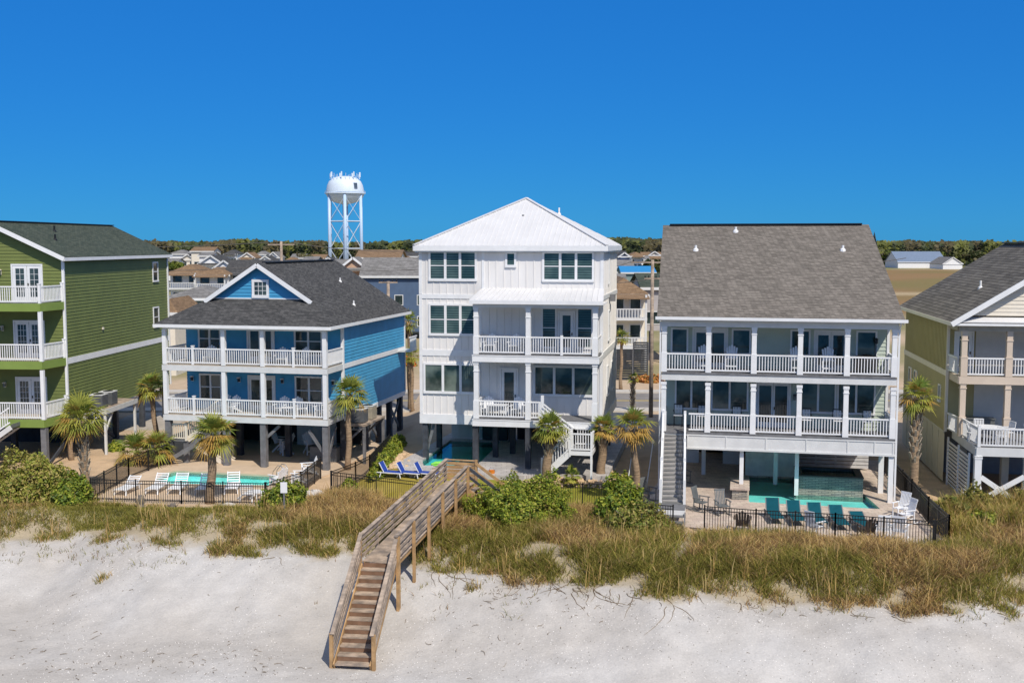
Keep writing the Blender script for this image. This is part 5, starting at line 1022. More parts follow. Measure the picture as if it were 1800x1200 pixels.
def rocker(m,label,loc,rz,group=None):
    t=thing('rocking_chair',loc,rz,label,'rocking chair',group); mb=MB(); mb.box(-.27,.27,-.24,.26,.42,.45); mb.build('seat',m,t); mb=MB()
    for i in range(7): x=-.23+i*.077; mb.beam((x,.25,.45),(x,.42,1.1),.05,.02,(0,-1,.3))
    mb.beam((-.27,.42,1.12),(.27,.42,1.12),.03,.09); mb.build('backrest',m,t)
    for s in (-1,1):
        MB().box(s*.31-.04,s*.31+.04,-.3,.3,.66,.69).build('arm',m,t); MB().tube([(s*.29,-.45,.09),(s*.29,-.2,.03),(s*.29,.15,.03),(s*.29,.6,.12)],.025,5).build('rocker',m,t)
        for y in (-.22,.24): MB().box(s*.29-.02,s*.29+.02,y-.02,y+.02,.04,.66).build('leg',m,t)
    return t
def dchair(fm,sm,label,loc,rz,group,h=.46,back=.5):
    t=thing('dining_chair',loc,rz,label,'chair',group); MB().box(-.23,.23,-.23,.23,h-.03,h).build('seat',sm,t); mb=MB()
    for i in range(5): x=-.16+i*.08; mb.beam((x,.23,h+.05),(x,.30,h+back-.05),.045,.02,(0,-1,.2))
    mb.build('back_slats',sm,t); mb=MB(); mb.beam((-.23,.31,h+back),(.23,.31,h+back),.03,.05)
    for s in (-1,1): mb.beam((s*.23,.22,h),(s*.23,.31,h+back),.03,.03)
    mb.build('back_frame',fm,t)
    for x,y in ((-.21,-.21),(.21,-.21),(-.21,.21),(.21,.21)): MB().box(x-.018,x+.018,y-.018,y+.018,0,h-.03).build('leg',fm,t)
    for s in (-1,1): MB().box(s*.25-.02,s*.25+.02,-.22,.25,h+.2,h+.225).build('arm',fm,t)
    return t
def table(m,label,loc,rz,w,d,h=.74,rnd_=False):
    t=thing('table',loc,rz,label,'table'); mb=MB()
    if rnd_: mb.lathe([(0,h),(w/2,h),(w/2,h-.04),(0,h-.04)],20)
    else:
        n=int(w/.13)
        for i in range(n): mb.box(-w/2+i*w/n,-w/2+(i+.9)*w/n,-d/2,d/2,h-.03,h)
    mb.build('tabletop',m,t)
    for x,y in ((-1,-1),(1,-1),(1,1),(-1,1)): a=w/2*(.6 if rnd_ else .88); b=d/2*(.6 if rnd_ else .85); MB().box(x*a-.03,x*a+.03,y*b-.03,y*b+.03,0,h-.03).build('leg',m,t)
    return t
def H(h,x,y,z): return h.w(x,y,z)
# blue house porch chairs
first=None; GA='white adirondack chairs on the blue house porches'
for x,y,z,rz,lab in ((-7.24,1.6,3.0,.1,'white adirondack chair on the lower blue porch left of the doors against the wall'),(-6.45,1.1,3.0,-.2,'white adirondack chair on the lower blue porch just left of the middle column'),(-3.37,1.3,3.0,0,'white adirondack chair on the lower blue porch right of the doors below the lamp'),(-2.2,1.35,3.0,.7,'white adirondack chair turned sideways in front of the lower right blue porch window'),(-.7,1.0,3.0,-.5,'white adirondack chair at the right end of the lower blue porch'),(-7.8,1.1,5.95,.2,'white adirondack chair on the upper blue porch in front of the left window'),(-2.0,1.1,5.95,-.3,'white adirondack chair on the upper blue porch in front of the right window'),(-3.1,.9,5.95,.3,'white adirondack chair on the upper blue porch beside the column by the doors')):
    p=B.w(x,y,z+.001)
    if first is None: first=adirondack(PLASTIC,lab,p,-R(12.5)+rz,GA)
    else: dup(first,p,-R(12.5)+rz,lab)
p=B.w(-2.7,.8,3.0); table(PLASTIC,'white slatted table between the adirondack chairs on the lower blue porch',p,-.2,.9,.6,.5)
for i,(x,y,rz,lab) in enumerate(((-5.0,4.6,1.2,'tall white chair under the blue house left of the stilt'),(-4.3,3.9,-1.1,'tall white chair under the blue house nearest the pool'),(-2.9,4.3,.6,'tall white chair under the blue house beside the storage wall'))):
    if i==0: bc=adirondack(PLASTIC,lab,B.w(x,y,.06),rz,'tall white chairs under the blue house',.3)
    else: dup(bc,B.w(x,y,.06),rz,lab)
MB().box(-.9,.9,-.35,.35,0,.88).box(-1,1,-.42,.42,.881,.93)
t=thing('outdoor_bar',B.w(-1.2,2.6,.06),-R(12.5),'grey outdoor bar counter under the right front corner of the blue house','counter'); MB().box(-.85,.85,-.3,.3,0,.85).build('counter_base',GREYP,t); MB().box(-.92,.92,-.36,.36,.85,.9).build('countertop',DARKWD,t)
t=thing('window_air_conditioner',B.w(-1.0,7.1,1.2),-R(12.5),'white boxed window air conditioner above the bar counter under the blue house','air conditioner'); MB().box(-.4,.4,-.2,.2,0,.5).build('casing',WHITE,t); MB().box(-.34,-.02,-.215,-.201,.06,.44).box(.04,.34,-.215,-.201,.06,.44).build('grille',GREYP,t)
GLW='white slatted loungers by the blue house pool'; lg=None
for i,(x,y,bk,lab) in enumerate(((-20.1,56.7,35,'lowest white lounger at the left corner of the blue house pool'),(-18.6,56.9,50,'white pool lounger second from the left behind the black fence'),(-17.5,56.9,50,'white pool lounger third from the left behind the black fence'),(-16.1,56.8,50,'white pool lounger just left of the palm trunk'),(-14.7,57.0,62,'white pool lounger just right of the palm trunk'))):
    lg=lounger(PLASTIC,PLASTIC,lab,(x,y,.06),R(-8+4*i),GLW,bk,True)
GW='white chairs at the right end of the blue house pool'
for i,(x,y,rz,lab) in enumerate(((-12.6,58.3,-2.2,'white chair nearest the pool ladder of the blue house'),(-11.6,58.9,-1.6,'white chair leaning back behind the right pool fence of the blue house'),(-11.5,61.1,-1.2,'white chair beside the right front stilt of the blue house'))):
    if i==0: wc=adirondack(PLASTIC,lab,(x,y,.06),rz,GW)
    else: dup(wc,(x,y,.06),rz,lab)
t=lounger(PLASTIC,PLASTIC,'white chair-height lounger with a barred back in front of the blue house pool',(-13.3,54.9,.06),R(175),GLW,70,True)
t=thing('low_table',(-12.7,54.7,.06),.2,'small white side table at the corner of the blue house pool fence','table'); MB().box(-.25,.25,-.2,.2,.42,.46).build('tabletop',PLASTIC,t)
for x,y in ((-.2,-.15),(.2,-.15),(.2,.15),(-.2,.15)): MB().box(x-.02,x+.02,y-.02,y+.02,0,.42).build('leg',PLASTIC,t)
t=thing('pool_handrail',(-12.75,59.6,.06),-.3,'curved steel handrails at the right end of the blue house pool','handrail')
for s in (-.22,.22): MB().tube([(.35,s,0),(.35,s,.6),(.2,s,.82),(0,s,.85),(-.3,s,.5),(-.45,s,-.3)],.022,7).build('rail',STEEL,t)
# royal blue loungers
for i,(x,y,lab) in enumerate(((-6.6,58.9,'royal blue and white lounger nearest the hedge on the white house lawn'),(-5.65,58.85,'royal blue and white lounger in the middle of the three on the lawn'),(-4.7,58.8,'royal blue and white lounger beside the lime green float'))):
    lounger(NAVY,PLASTIC,lab,(x,y,HZ(x,y)+.02),R(72),'royal blue loungers on the white house lawn',58).scale=(.85,.8,.9)
t=thing('pool_float',(-4.0,59.0,HZ(-4,59)+.6),.2,'lime green float lying on the last royal blue lounger','pool float'); MB().tube([(-.4,0,.06),(-.15,.1,.1),(.2,.1,.1),(.45,0,.06)],[.05,.1,.1,.06],8).build('float_body',LIME,t); MB().tube([(-.3,-.15,.02),(0,-.2,.04),(.35,-.15,.02)],[.04,.07,.04],7).build('float_rim',LIME,t)
t=thing('bucket',(-1.1,59.0,HZ(-1.1,59)),0,'orange bucket on the lawn right of the boardwalk end','bucket'); MB().lathe([(0,0),(.13,0),(.18,.32),(.16,.32),(.12,.03)],14).build('bucket_body',mat('orange_plastic',(.7,.22,.02),.5),t); MB().tube([(-.17,0,.3),(-.1,0,.44),(.1,0,.44),(.17,0,.3)],.01,5).build('handle',STEEL,t)
# white house porch furniture
p=Wh.w(-1.9,1.0,F_*0+2.83); table(PLASTIC,'white table on the lower porch of the white house behind the railing',p,-.18,1.2,.7,.62)
for i,(x,z,lab) in enumerate(((-2.5,2.83,'white chair at the left end of the lower white house porch'),(-.75,2.83,'white chair beside the door on the lower white house porch'),(-2.3,6.42,'white chair at the left end of the upper white house porch'),(-.9,6.42,'white chair near the middle column of the upper white house porch'))):
    if i==0: c0=adirondack(PLASTIC,lab,Wh.w(x,1.1,z),-.18,'white chairs on the white house porches')
    else: dup(c0,Wh.w(x,1.1,z),-.18,lab)
# sage house
F1,F2=3.3,6.4; GA2='white adirondack chairs on the upper sage porch'
for i,(x,y,lab) in enumerate(((-9.45,1.15,'white adirondack chair on the upper sage porch behind the second column'),(-8.0,1.2,'white adirondack chair on the upper sage porch in front of the second window'),(-4.75,1.1,'white adirondack chair on the upper sage porch behind the fourth column'),(-3.15,1.2,'white adirondack chair on the upper sage porch in front of the sliding door at right'))):
    if i==0: c1=adirondack(PLASTIC,lab,K.w(x,y,F2+.03),-.2,GA2,.25)
    else: dup(c1,K.w(x,y,F2+.03),-.2,lab)
for i,(x,y,lab) in enumerate(((-10.75,1.5,'black framed white slat chair at the head of the outdoor stairs'),(-9.5,1.5,'black framed white slat chair half behind the second column'),(-7.7,1.4,'black framed white slat chair below the second lower window'),(-4.15,1.3,'black framed white slat chair right of the sliding doors'),(-2.6,1.3,'black framed white slat chair left of the fifth lower column'),(-1.1,1.4,'black framed white slat chair at the right end of the lower sage porch'))):
    if i==0: c2=dchair(BLACK,WHITE,lab,K.w(x,y,F1+.02),-.2,'black framed chairs on the lower sage porch',.62,.52)
    else: dup(c2,K.w(x,y,F1+.02),-.2,lab)
t=thing('patio_heater',K.w(-.75,1.9,F2),0,'dark slim lamp-headed heater at the right end of the upper sage porch','heater'); MB().tube([(0,0,0),(0,0,1.45)],.03,8).build('pole',BLACK,t); MB().lathe([(.02,1.45),(.09,1.5),(.09,1.68),(.12,1.7),(.02,1.78)],12).build('heater_head',BLACK,t); MB().lathe([(0,0),(.2,0),(.18,.05),(0,.06)],14).build('base',BLACK,t)
t=thing('covered_grill',K.w(-1.3,1.0,F2),-.2,'black covered round table behind the right upper sage railing','covered table'); MB().lathe([(.55,.15),(.6,.78),(.55,.9),(.2,1.0),(0,1.02)],18).build('cover',BLACK,t); MB().lathe([(0,0),(.2,0),(.15,.2),(.06,.25)],12).build('base',BLACK,t)
tl=None
for i,(x,y) in enumerate(((12.35,50.9),(13.25,50.5),(14.15,50.15),(15.05,49.75),(15.95,49.4))):
    lab=['first teal lounger from the left with the most upright back by the right-hand pool','second teal lounger from the left beside the right-hand pool','middle teal lounger of the row beside the right-hand pool','fourth teal lounger from the left beside the right-hand pool','last teal lounger in the row with its back nearly flat'][i]
    lounger(TEAL,AC,lab,(x,y,.05),R(-3),'teal loungers in a row beside the right-hand pool',(66,58,52,48,20)[i])
for x,y,rz,m,lab in ((9.2,52.6,.9,GREYP,'grey rocking chair nearest the outdoor stairs on the paver patio'),(10.1,51.9,.2,GREYP,'grey rocking chair facing the sea on the paver patio'),(18.5,51.4,-.9,PLASTIC,'white rocking chair facing left at the right side of the paver patio'),(18.3,50.2,-1.3,PLASTIC,'white rocking chair nearest the fence on the right of the paver patio'),(16.3,47.5,3.0,PLASTIC,'white slatted chair seen from behind at the right front of the patio'),(17.0,47.3,2.6,PLASTIC,'white slatted chair in the right front corner of the patio'),(13.5,48.1,2.2,PLASTIC,'white chair in the middle of the patio just behind the fence'),(6.9,54.6,.7,GREYP,'dark rocking chair in the shade left of the outdoor stairs'),(9.3,58.8,.4,GREYP,'dark rocking chair in the shade under the sage house')): rocker(m,lab,(x,y,.05),rz)
adirondack(BROWNP,'brown adirondack chair behind the fence left of the teal loungers',(10.45,48.95,.05),2.9); adirondack(BROWNP,'brown adirondack chair behind the fence right of the teal loungers',(15.7,47.75,.05),3.3)
for i,(x,y,s) in enumerate(((6.3,59.6,.0),(7.3,59.2,.2))):
    t=thing('kayak_paddle' if i else 'garden_rake',(x,y,.05),0,['long pale pole leaning in the dark yard beside the white house','second pale pole leaning in the dark yard beside the palm'][i],'pole'); MB().tube([(0,-.6,0),(.4,.2,2.1)],.03,6).build('shaft',OFFW,t); MB().box(.33,.47,.17,.23,2.08,2.3).build('blade',OFFW,t)
# tan house deck furniture
table(PLASTIC,'round white table on the tan house deck',T.w(.95,1.9,2.98),0,1.5,1.5,.74,True)
for i,(x,y,rz,lab) in enumerate(((.7,2.7,0,'white slat chair behind the round table on the tan house deck'),(1.9,2.2,-1.2,'white slat chair right of the round table on the tan house deck'),(1.3,.9,3.0,'white slat chair in front of the round table on the tan house deck'),(.1,1.6,1.5,'white slat chair left of the round table on the tan house deck'),(2.9,1.5,.6,'white slat chair at the right edge of the tan house deck'))):
    if i==0: c3=dchair(WHITE,WHITE,lab,T.w(x,y,2.98),rz-.16,'white chairs on the tan house deck')
    else: dup(c3,T.w(x,y,2.98),rz-.16,lab)
t=thing('covered_grill',T.w(.9,4.5,2.98),-.16,'long low grey covered bench against the tan house porch wall','covered bench'); MB().box(-.9,.9,-.3,.3,0,.75).build('cover',GREYP,t); MB().box(-.95,.95,-.35,.35,.751,.8).build('cover_top',GREYP,t)

# ================================================================ WATER TOWER
TY=450.; TX=(609-900)/1934*TY
t=thing('water_tower',(TX,TY,0),R(20),'tall white elevated water tower on slender legs rising behind the blue house','water tower')
TW=mat('tower_white',(.66,.74,.82),.4,1,.03)
MB().lathe([(0,40.2),(2.5,40.05),(4.8,39.4),(6.4,38.1),(7.2,36.4),(7.55,34.6),(7.65,33.6),(7.6,32.6)],40).build('tank',TW,t,smooth=True)
MB().lathe([(7.6,32.6),(6.9,31.2),(5.2,29.9),(3,29.2),(1.2,28.9),(1.1,28.0)],40).build('tank_bowl',TW,t,smooth=True)
MB().lathe([(7.2,33.0),(8.2,33.0),(8.2,33.35),(7.2,33.35)],40).build('balcony',TW,t)
mb=MB()
for k in range(36): a=k*PI/18; mb.beam((8.1*math.cos(a),8.1*math.sin(a),33.35),(8.1*math.cos(a),8.1*math.sin(a),34.1),.06,.06)
mb.lathe([(8.05,34.05),(8.15,34.05),(8.15,34.15),(8.05,34.15)],36).build('balcony_rail',TW,t)
TLG=mat('tower_leg_blue_cast',(.46,.60,.78),.4,1,.03)  # bluish cast of the light put into the colour of the white legs
MB().tube([(0,0,0),(0,0,28.4)],1.1,20).build('riser_pipe',TLG,t,smooth=True)
for k in range(6):
    a=k*PI/3+.3; c,s=math.cos(a),math.sin(a); MB().tube([(7.4*c,7.4*s,-.5),(7.2*c,7.2*s,33.2)],.62,14).build('leg',TLG,t,smooth=True)
    b=a+PI/3; d,e=math.cos(b),math.sin(b)
    for z0,z1 in ((1,11),(11,22),(22,32)):
        MB().tube([(7.3*c,7.3*s,z0),(7.3*d,7.3*e,z1)],.09,5).build('cross_brace',TW,t); MB().tube([(7.3*d,7.3*e,z0),(7.3*c,7.3*s,z1)],.09,5).build('cross_brace',TW,t)
        MB().tube([(7.3*c,7.3*s,z1),(7.3*d,7.3*e,z1)],.2,6).build('strut',TW,t)
for k in range(22):
    a=k*2*PI/22; rr_=6.0; z=39; mb=MB().tube([(rr_*math.cos(a),rr_*math.sin(a),z),(rr_*math.cos(a),rr_*math.sin(a),z+2.6-.5*(k%3))],.09,5)
    if k%3==0: mb.box(rr_*math.cos(a)-.25,rr_*math.cos(a)+.25,rr_*math.sin(a)-.2,rr_*math.sin(a)+.2,z+.8,z+2.7)
    mb.build('antenna',TW,t)
MK=mat('tower_mark_blue_grey',(.10,.15,.22),.6)
for i,az in enumerate((-62,-56)):
    a=R(az)-R(20)+R(12); c,s=math.cos(a),math.sin(a); tx,ty=-s,c; mb=MB(); w=.28
    P=lambda u,v,o=7.0:(o*c+tx*u,o*s+ty*u,v)
    for (u0,u1,v0,v1) in ((-.32,-.12,34.9,37.2),(.14,.32,34.9,37.2),(-.12,.14,34.9,35.2),(-.12,.14,36.0,36.25),(-.12,.14,36.95,37.2)):
        mb.hexa([P(u0,v0,7.2),P(u1,v0,7.2),P(u1,v0,7.72),P(u0,v0,7.72)],[P(u0,v1,6.9),P(u1,v1,6.9),P(u1,v1,7.5),P(u0,v1,7.5)])
    mb.build('painted_letter',MK,t)
# ================================================================ BACKGROUND HOUSES
def clr(n,c): return mat(n,c,.7,1.2,.08)
RB,RG,RD,RBL=SHBR,shingle('pale_grey_shingles',(.17,.165,.155),(.26,.25,.24),.12,.6),SHB,mat('blue_tarpaulin',(.02,.24,.52),.4,2,.06)
CI=[0]
def bgh(px0,px1,ye,yr,Y,d,wall,roof,label,kind='x',yaw=0,floors=2,porch=True,win_=True,base=0,st=2.6,trim=None):
    """one background house: px span and eave/ridge heights give its real width and height at distance Y"""
    k=Y/1934; x0,x1=(px0-900)*k,(px1-900)*k; w=x1-x0; ze=13-(ye-428)*k; zr=13-(yr-428)*k; trim=trim or OFFW
    t=thing('distant_house',((x0+x1)/2,Y,0),R(yaw),label,'house','houses beyond the street'); h=w/2
    mb=MB(); mb.box(-h,h,0,d,st if floors>1 else base,ze); 
    if kind=='y': mb.add([(-h,0,ze),(h,0,ze),(0,0,zr),(-h,d,ze),(h,d,ze),(0,d,zr)],[(0,1,2),(3,4,5)])
    if kind=='x': mb.add([(-h,0,ze),(-h,d,ze),(-h,d/2,zr),(h,0,ze),(h,d,ze),(h,d/2,zr)],[(0,1,2),(3,4,5)])
    mb.build('wall',wall,t); mb=MB(); e=.4
    if kind=='x': mb.slab([(-h-e,-e,ze),(h+e,-e,ze),(h+e,d/2,zr),(-h-e,d/2,zr)],.15); mb.slab([(-h-e,d/2+.001,zr),(h+e,d/2+.001,zr),(h+e,d+e,ze),(-h-e,d+e,ze)],.15)
    elif kind=='y': mb.slab([(-h-e,-e,ze-.2),(0,-e,zr+.12),(0,d+e,zr+.12),(-h-e,d+e,ze-.2)],.15); mb.slab([(.001,-e,zr+.12),(h+e,-e,ze-.2),(h+e,d+e,ze-.2),(.001,d+e,zr+.12)],.15)
    else:
        q=min(h,d/2); mb.slab([(-h-e,-e,ze),(h+e,-e,ze),(h-q+.01,q,zr),(-h+q-.01,q,zr)],.15); mb.slab([(h+e,-e,ze),(h+e,d+e,ze),(h-q+.01,d-q+.01,zr),(h-q+.01,q,zr)],.15); mb.slab([(-h-e,d+e,ze),(-h-e,-e,ze),(-h+q-.01,q,zr),(-h+q-.01,d-q+.01,zr)],.15); mb.slab([(h+e,d+e,ze),(-h-e,d+e,ze),(-h+q-.01,d-q+.01,zr),(h-q+.01,d-q+.01,zr)],.15)
    mb.build('roof',roof,t)
    mb=MB(); mb.box(-h-e,h+e,-e-.05,-e,ze-.32,ze-.02)
    if kind=='y': mb.beam((-h-e,-e-.03,ze-.3),(0,-e-.03,zr),.08,.3); mb.beam((h+e,-e-.03,ze-.3),(0,-e-.03,zr),.08,.3)
    mb.build('fascia',trim,t); P=Pl('F',0)
    fl=[st+i*2.9 for i in range(floors) if st+i*2.9+2.2<ze] if floors>1 else [base+.2]
    for z in fl:
        n=max(2,int(w/2.6))
        if win_:
            for i in range(n):
                u=-h+(i+.5)*w/n; ww=.5 if i%2 else .75; b=MB(); P.box(b,u-ww-.1,u+ww+.1,z+.7,z+2.15,0,.05); f=b.build('window',trim,t); P.box(MB(),0,1,0,1,0,1); g=MB(); P.box(g,u-ww,u+ww,z+.8,z+2.05,.05,.06); g.build('pane',GL,f)
        if porch and floors>1:
            b=MB(); b.box(-h,h,-2,-.01,z-.25,z); b.build('balcony',trim,t); b=MB(); b.box(-h,h,-2,-1.95,z+.85,z+.95)
            for i in range(int(w/.3)): b.box(-h+i*.3,-h+i*.3+.09,-1.99,-1.96,z,z+.85)
            b.build('railing',trim,t)
    if porch and floors>1:
        n=max(1,int(w/3.2))
        for i in range(n+1): u=-h+.12+(w-.24)*i/n; MB().box(u-.1,u+.1,-1.99,-1.8,0,ze-.02).build('post',trim,t)
        b=MB(); b.slab([(-h-.2,-2.3,ze-.35),(h+.2,-2.3,ze-.35),(h+.2,-.41,ze-.02),(-h-.2,-.41,ze-.02)],.1); b.build('porch_roof',roof,t)
    if floors>1:
        for x in (-h+.2,0,h-.2):
            for y in (.3,d-.3): MB().box(x-.15,x+.15,y-.15,y+.15,-.2,st).build('stilt',GREYWD,t)
    return t
bgh(637,765,484,453,150,9,clr('navy_siding',(.075,.12,.20)),RG,'navy blue house with a pale grey roof behind the blue and white houses',porch=False,st=1)
bgh(600,643,470,453,156,6,clr('peach_siding',(.55,.36,.24)),RG,'peach house with a white front gable and stacked balconies','y',trim=WHITE)
bgh(583,622,469,456,162,9,clr('peach_siding',(.55,.36,.24)),RG,'peach wing with a grey roof left of the white gable','x',porch=False)
bgh(628,702,452,439,215,12,CREAM,RB,'house with a long plain brown roof below the water tower','x',porch=False)
bgh(398,585,479,457,186,10,clr('navy_siding',(.075,.12,.20)),RD,'long house with a nearly black roof behind the blue gable','x',st=2)
bgh(300,351,479,465,188,10,WHITE,RB,'white house with a low brown hip roof and glassed balconies right of the green house','hip')
bgh(347,402,482,470,183,10,WHITE,RB,'white house with open balconies left of the long dark roof','hip')
bgh(352,392,462,449,232,10,WHITE,RD,'white house with a dark gable roof behind the balconied houses','y',floors=3)
bgh(378,412,470,458,215,8,WHITE,RD,'small white gabled house in front of the dark gable roof','y')
bgh(290,389,523,504,128,9,clr('grey_green_siding',(.20,.27,.25)),RG,'low house with a grey roof and a thick white eave right of the green house','hip',floors=1,porch=False,trim=WHITE)
bgh(280,306,548,525,108,8,CREAM,RB,'small cream house with a brown roof just right of the green house wall','hip',floors=1,porch=False)
bgh(1066,1134,516,489,113,11,CREAM,RB,'cream house with a brown hip roof and stacked decks between the white and sage houses','hip')
bgh(1131,1200,504,482,120,11,clr('grey_lap_siding',(.40,.375,.37)),SHG,'plain grey sided house behind the utility pole','x',porch=False,st=3.5)
bgh(1094,1150,478,468,215,9,clr('grey_green_siding',(.20,.27,.25)),RBL,'house whose roof is covered by a bright blue tarpaulin','x',porch=False)
bgh(1082,1112,468,457,255,9,clr('slate_blue_siding',(.16,.20,.30)),RG,'slate blue house just right of the white house roof','x')
bgh(1108,1128,462,452,300,9,WHITE,RG,'small white gabled house beyond the blue tarpaulin roof','y')
bgh(1070,1100,500,482,160,9,clr('grey_green_siding',(.20,.27,.25)),RG,'grey house behind the brown hip roof between the white and sage houses','x',porch=False)
bgh(1130,1165,452,443,330,10,CREAM,RB,'distant cream house behind the utility pole top','x')
FARL=[(424,448,452,444,'y',CREAM,RB,'small cream gabled house far behind the blue house gable'),(472,491,452,443,'y',WHITE,RG,'tall narrow white house in the far row left of the tower'),(513,536,453,446,'x',WHITE,RG,'white house in the far row just left of the tower legs'),(547,572,453,447,'x',WHITE,RB,'white house in the far row touching the tower legs'),(338,376,441,434,'x',CREAM,RB,'farthest cream house below the trees at left'),(300,330,446,439,'hip',WHITE,RG,'far pale house just right of the green roof'),(396,418,446,439,'hip',WHITE,RD,'far white house left of the small cream gable'),(452,468,447,441,'hip',WHITE,RG,'tiny far white house between two narrow ones'),(705,733,450,443,'x',CREAM,RD,'far cream house just left of the white house roof'),(1085,1100,447,441,'x',WHITE,RD,'tiny far white house right of the white metal roof')]
xt=['left of the brown-roofed balconies','above the low thick-eaved house','beyond the two white gables','in front of the left tree line','left of the far utility pole','right of the far utility pole','between pole and tower','under the left tower leg','behind the long brown roof','left of the white house eave','right of the white metal eave','above the blue tarpaulin','left of the pole crossarm','behind the pole crossarm']
xp=[(286,310,462,454),(318,345,455,447),(415,432,462,455),(352,372,449,443),(455,480,458,450),(500,520,459,452),(534,556,458,451),(566,590,460,453),(690,722,455,448),(712,740,449,443),(1088,1106,450,444),(1108,1130,449,443),(1118,1140,456,449),(1140,1160,448,442)]
FARL+=[(a,b,c,d,['x','y','hip'][i%3],[WHITE,CREAM,clr('slate_blue_siding',(.16,.20,.30)),WHITE][i%4],[RG,RB,RD][(i*2)%3],'far '+['white','cream','slate blue','pale'][i%4]+' house '+xt[i]) for i,(a,b,c,d) in enumerate(xp)]
for i,(a,b,ye,yr,kd,wm_,rm,lab) in enumerate(FARL): bgh(a,b,ye,yr,(330 if i<10 else 265)+22*(i%4),9,wm_,rm,lab,kd,porch=(i%3==0))
bgh(1577,1661,460,442,585,20,WHITE,mat('blue_grey_metal_roof',(.17,.22,.30),.5,1,.08),'long white building with a blue-grey metal roof at the end of the field','x',floors=1,porch=False,win_=False,trim=WHITE)
bgh(1656,1690,463,452,560,18,WHITE,RG,'white gabled barn beside the long metal-roofed building','y',floors=1,porch=False,win_=False,trim=WHITE)
# small enclosures of dark slats under the cream and grey houses
for x0,x1,Y_,z1,lab in ((10.0,11.5,104.5,2.9,'dark slatted screen under the cream house with stacked decks'),(12.0,13.4,108,3.3,'dark slatted screen under the plain grey house')):
    t=thing('slatted_screen',(x0,Y_,0),0,lab,'screen'); mb=MB()
    for k in range(int(z1/.22)): mb.box(0,x1-x0,0,.04,.1+k*.22,.1+k*.22+.17)
    mb.build('slats',DARK,t)
    for x in (0,x1-x0): MB().box(x-.07,x+.07,.04,.15,0,z1).build('post',GREYWD,t)
# ================================================================ UTILITY POLES AND WIRES
def pole(x,y,h,label,arms,tf=False):
    t=thing('utility_pole',(x,y,0),0,label,'utility pole','utility poles along the street'); MB().tube([(0,0,-.5),(0,0,h)],[.17,.12],9).build('pole_shaft',PLANK,t,smooth=True)
    for z,w in arms:
        c=MB().box(-w,w,-.06,.06,z-.06,z+.06).build('crossarm',PLANK,t)
        for u in (-w*.9,-w*.45,w*.45,w*.9): MB().lathe([(.04,z+.06),(.05,z+.2),(.02,z+.24)],7,(u,0)).build('insulator',BLACK,c)
    if tf: MB().lathe([(0,h-2.6),(.24,h-2.55),(.24,h-1.8),(0,h-1.7)],12,(.32,-.2)).build('transformer',OFFW,t)
    return t
pole(10.45,82,11.8,'utility pole standing between the white and sage houses',((11.6,1.6),(10.4,.6)))
pole(-20.9,100,13.2,'utility pole rising behind the ridge of the blue house roof',((12.9,1.2),))
pole(-9.9,88,10.0,'utility pole with a pale transformer in front of the navy house',((9.9,.75),),True)
pole(-34,96,12.6,'utility pole beside the green house back corner',((12.4,1.1),))
WIRE=mat('wire_grey',(.12,.11,.10),.6)
def wire(p,q,label,sag=.7):
    n=14; mb=MB(); pts=[(p[0]+(q[0]-p[0])*i/n,p[1]+(q[1]-p[1])*i/n,p[2]+(q[2]-p[2])*i/n-sag*4*(i/n)*(1-i/n)) for i in range(n+1)]; tag(mb.tube(pts,.025,4).build('overhead_wire',WIRE),label,'wire','overhead wires along the street')
wire((-60,98,13.6),(-22,100,13.1),'upper overhead wire left of the pole behind the blue roof'); wire((-20,100,13.1),(-2,97,12.9),'upper overhead wire right of the pole behind the blue roof')
wire((-60,98,11.3),(-21,100,11.0),'lower overhead wire left of the pole behind the blue roof'); wire((-20.8,100,11.2),(-2,97,11.4),'lower overhead wire right of the pole behind the blue roof')
wire((2,80,11.9),(9.0,82,11.7),'overhead wire reaching the pole from behind the white roof'); wire((12,82,11.7),(30,84,11.9),'overhead wire leaving the pole behind the sage roof'); wire((4,81,10.3),(10.0,82,10.3),'lower overhead wire at the pole right of the white house',.2)
# red flowering shrubs and lawn beyond the street
bush('flowering_shrub',-11.4,117,1.2,1,1.2,1200,'red and yellow flowering bushes beyond the street left of the white house','flowering shrub',60,[(.55,.05,.04),(.60,.35,.03),(.12,.18,.03)],(3,2,3),.2)
bush('flowering_shrub',12.9,103,1.4,1,.7,900,'orange-brown low plants beyond the street right of the white house','flowering shrub',61,[(.60,.28,.08),(.55,.22,.05),(.30,.22,.06)],(3,2,2),.2)
# ================================================================ TREES
def treeproto(seed,h,wr,cols,w,label,x,y):
    r=np.random.RandomState(seed); t=thing('tree',(x,y,0),0,label,'tree','trees among the houses beyond the street'); MB().tube([(0,0,-.3),(.1,0,h*.4),(0,.1,h*.75)],[.3,.22,.08],7).build('trunk',BARKG,t)
    Vs=[];Fs=[];Cs=[];o=0
    for k in range(7):
        a=k*2.4; rr=wr*(.15+.5*r.rand()); c=np.array([math.cos(a)*rr,math.sin(a)*rr,h*(.5+.38*r.rand())]); s=wr*(.35+.25*r.rand())
        V,Fq,C=leafcloud(230,r,blob(s,s,s*.8,r,.25),.55,cols,w); V=V+c; Vs.append(V); Fs.append(Fq+o); Cs.append(C*(.8+.4*r.rand())); o+=len(V)
    npmesh('crown',np.concatenate(Vs),np.concatenate(Fs),np.concatenate(Cs),LEAF,t); return t
TG=[(.055,.075,.02),(.09,.10,.03),(.035,.05,.015),(.14,.12,.05)]; TB=[(.13,.115,.05),(.10,.085,.04),(.10,.11,.03)]; TL=[(.15,.19,.03),(.10,.14,.02),(.20,.21,.05)]
protos=[treeproto(70,7,3.6,TG,(4,3,3,1),'',-70,300),treeproto(71,8,3.4,TB,(3,3,2),'',-62,330),treeproto(72,6.5,3.3,TL,(3,3,2),'',60,300)]
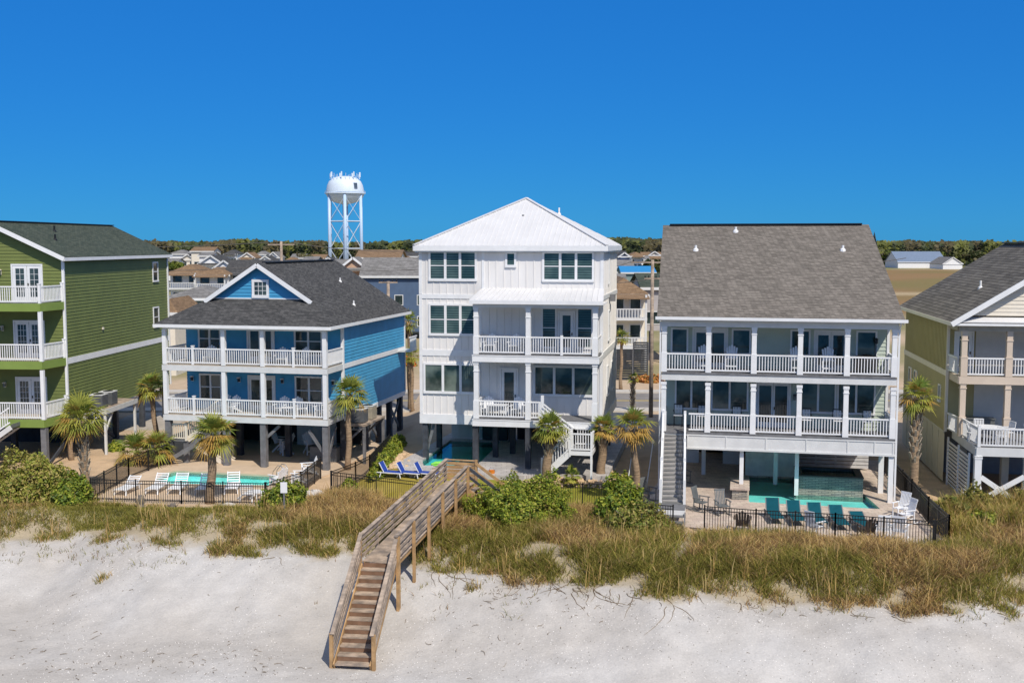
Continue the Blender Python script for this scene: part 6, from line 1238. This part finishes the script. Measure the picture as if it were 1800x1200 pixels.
kinds=['dark green','bare-branched brown','light yellow-green']; spots=[]
rt=random.Random(5)
for i in range(78):
    Y_=rt.uniform(240,600); f=rt.choice([(265,740),(265,740),(265,740),(1080,1170),(1550,1800)]); px=rt.uniform(*f)
    if f[0]==1550 and Y_<600: Y_=rt.uniform(605,640)
    spots.append(((px-900)*Y_/1934,Y_,px))
spots=[s for s in spots if not(575<s[2]<645 and s[1]<460)]
near=lambda px:'far behind the green house roof' if px<330 else 'behind the balconied white houses' if px<410 else 'behind the blue house gable' if px<575 else 'right of the water tower legs' if px<745 else 'between the white and sage houses' if px<1200 else 'beyond the brown field at right'
cnt={}
for i,(x,y,px) in enumerate(spots):
    k=rt.choice([0,0,1,2]); key=(k,near(px)); cnt[key]=cnt.get(key,0)+1
    lab='distant %s tree %s'%(kinds[k],near(px)); g='%s trees %s'%(kinds[k],near(px)); s=rt.uniform(.75,1.25)
    if not protos[k].get('label'): c=protos[k]; c.location=(x,y,0); c['label']=lab; c['group']=g; c.scale=(s,s,s)
    else: dup(protos[k],(x,y,0),rt.uniform(0,6.28),lab,g,s)
# the far wood behind everything, one mass
r=np.random.RandomState(9); Vs=[];Fs=[];Cs=[];o=0
n=85000; px=r.uniform(-350,2150,n); Yt=r.uniform(640,860,n); x=(px-900)*Yt/1934; top=12.2+4.0*(fb(px*.6,Yt*.2,.02)-.35)*2+2.2*(fb(px*3,Yt,.05)-.5)*2; hh=top*(1-r.rand(n)**2*.85)
P=np.stack([x,Yt,hh],1); D=np.stack([r.normal(size=n)*.5,-np.abs(r.normal(size=n)),np.abs(r.normal(size=n))+.3],1); D/=np.linalg.norm(D,axis=1)[:,None]; a=np.cross(D,r.normal(size=(n,3))); a/=np.linalg.norm(a,axis=1)[:,None]; b=np.cross(D,a); s=(.5+.8*r.rand(n))[:,None]
V=np.stack([P-a*s-b*s,P+a*s-b*s,P+a*s+b*s,P-a*s+b*s],1).reshape(-1,3); g=fb(px,Yt*.3,.035); cA=np.array([.050,.065,.02]);cB=np.array([.135,.145,.03]);cC=np.array([.10,.085,.035])
C=np.where((g>.55)[:,None],cB,np.where((g<.42)[:,None],cC,cA))*(.6+.8*r.rand(n,1)); tag(npmesh('woodland',V,np.arange(len(V)).reshape(-1,4),np.repeat(C,4,0),LEAF),kind='stuff')
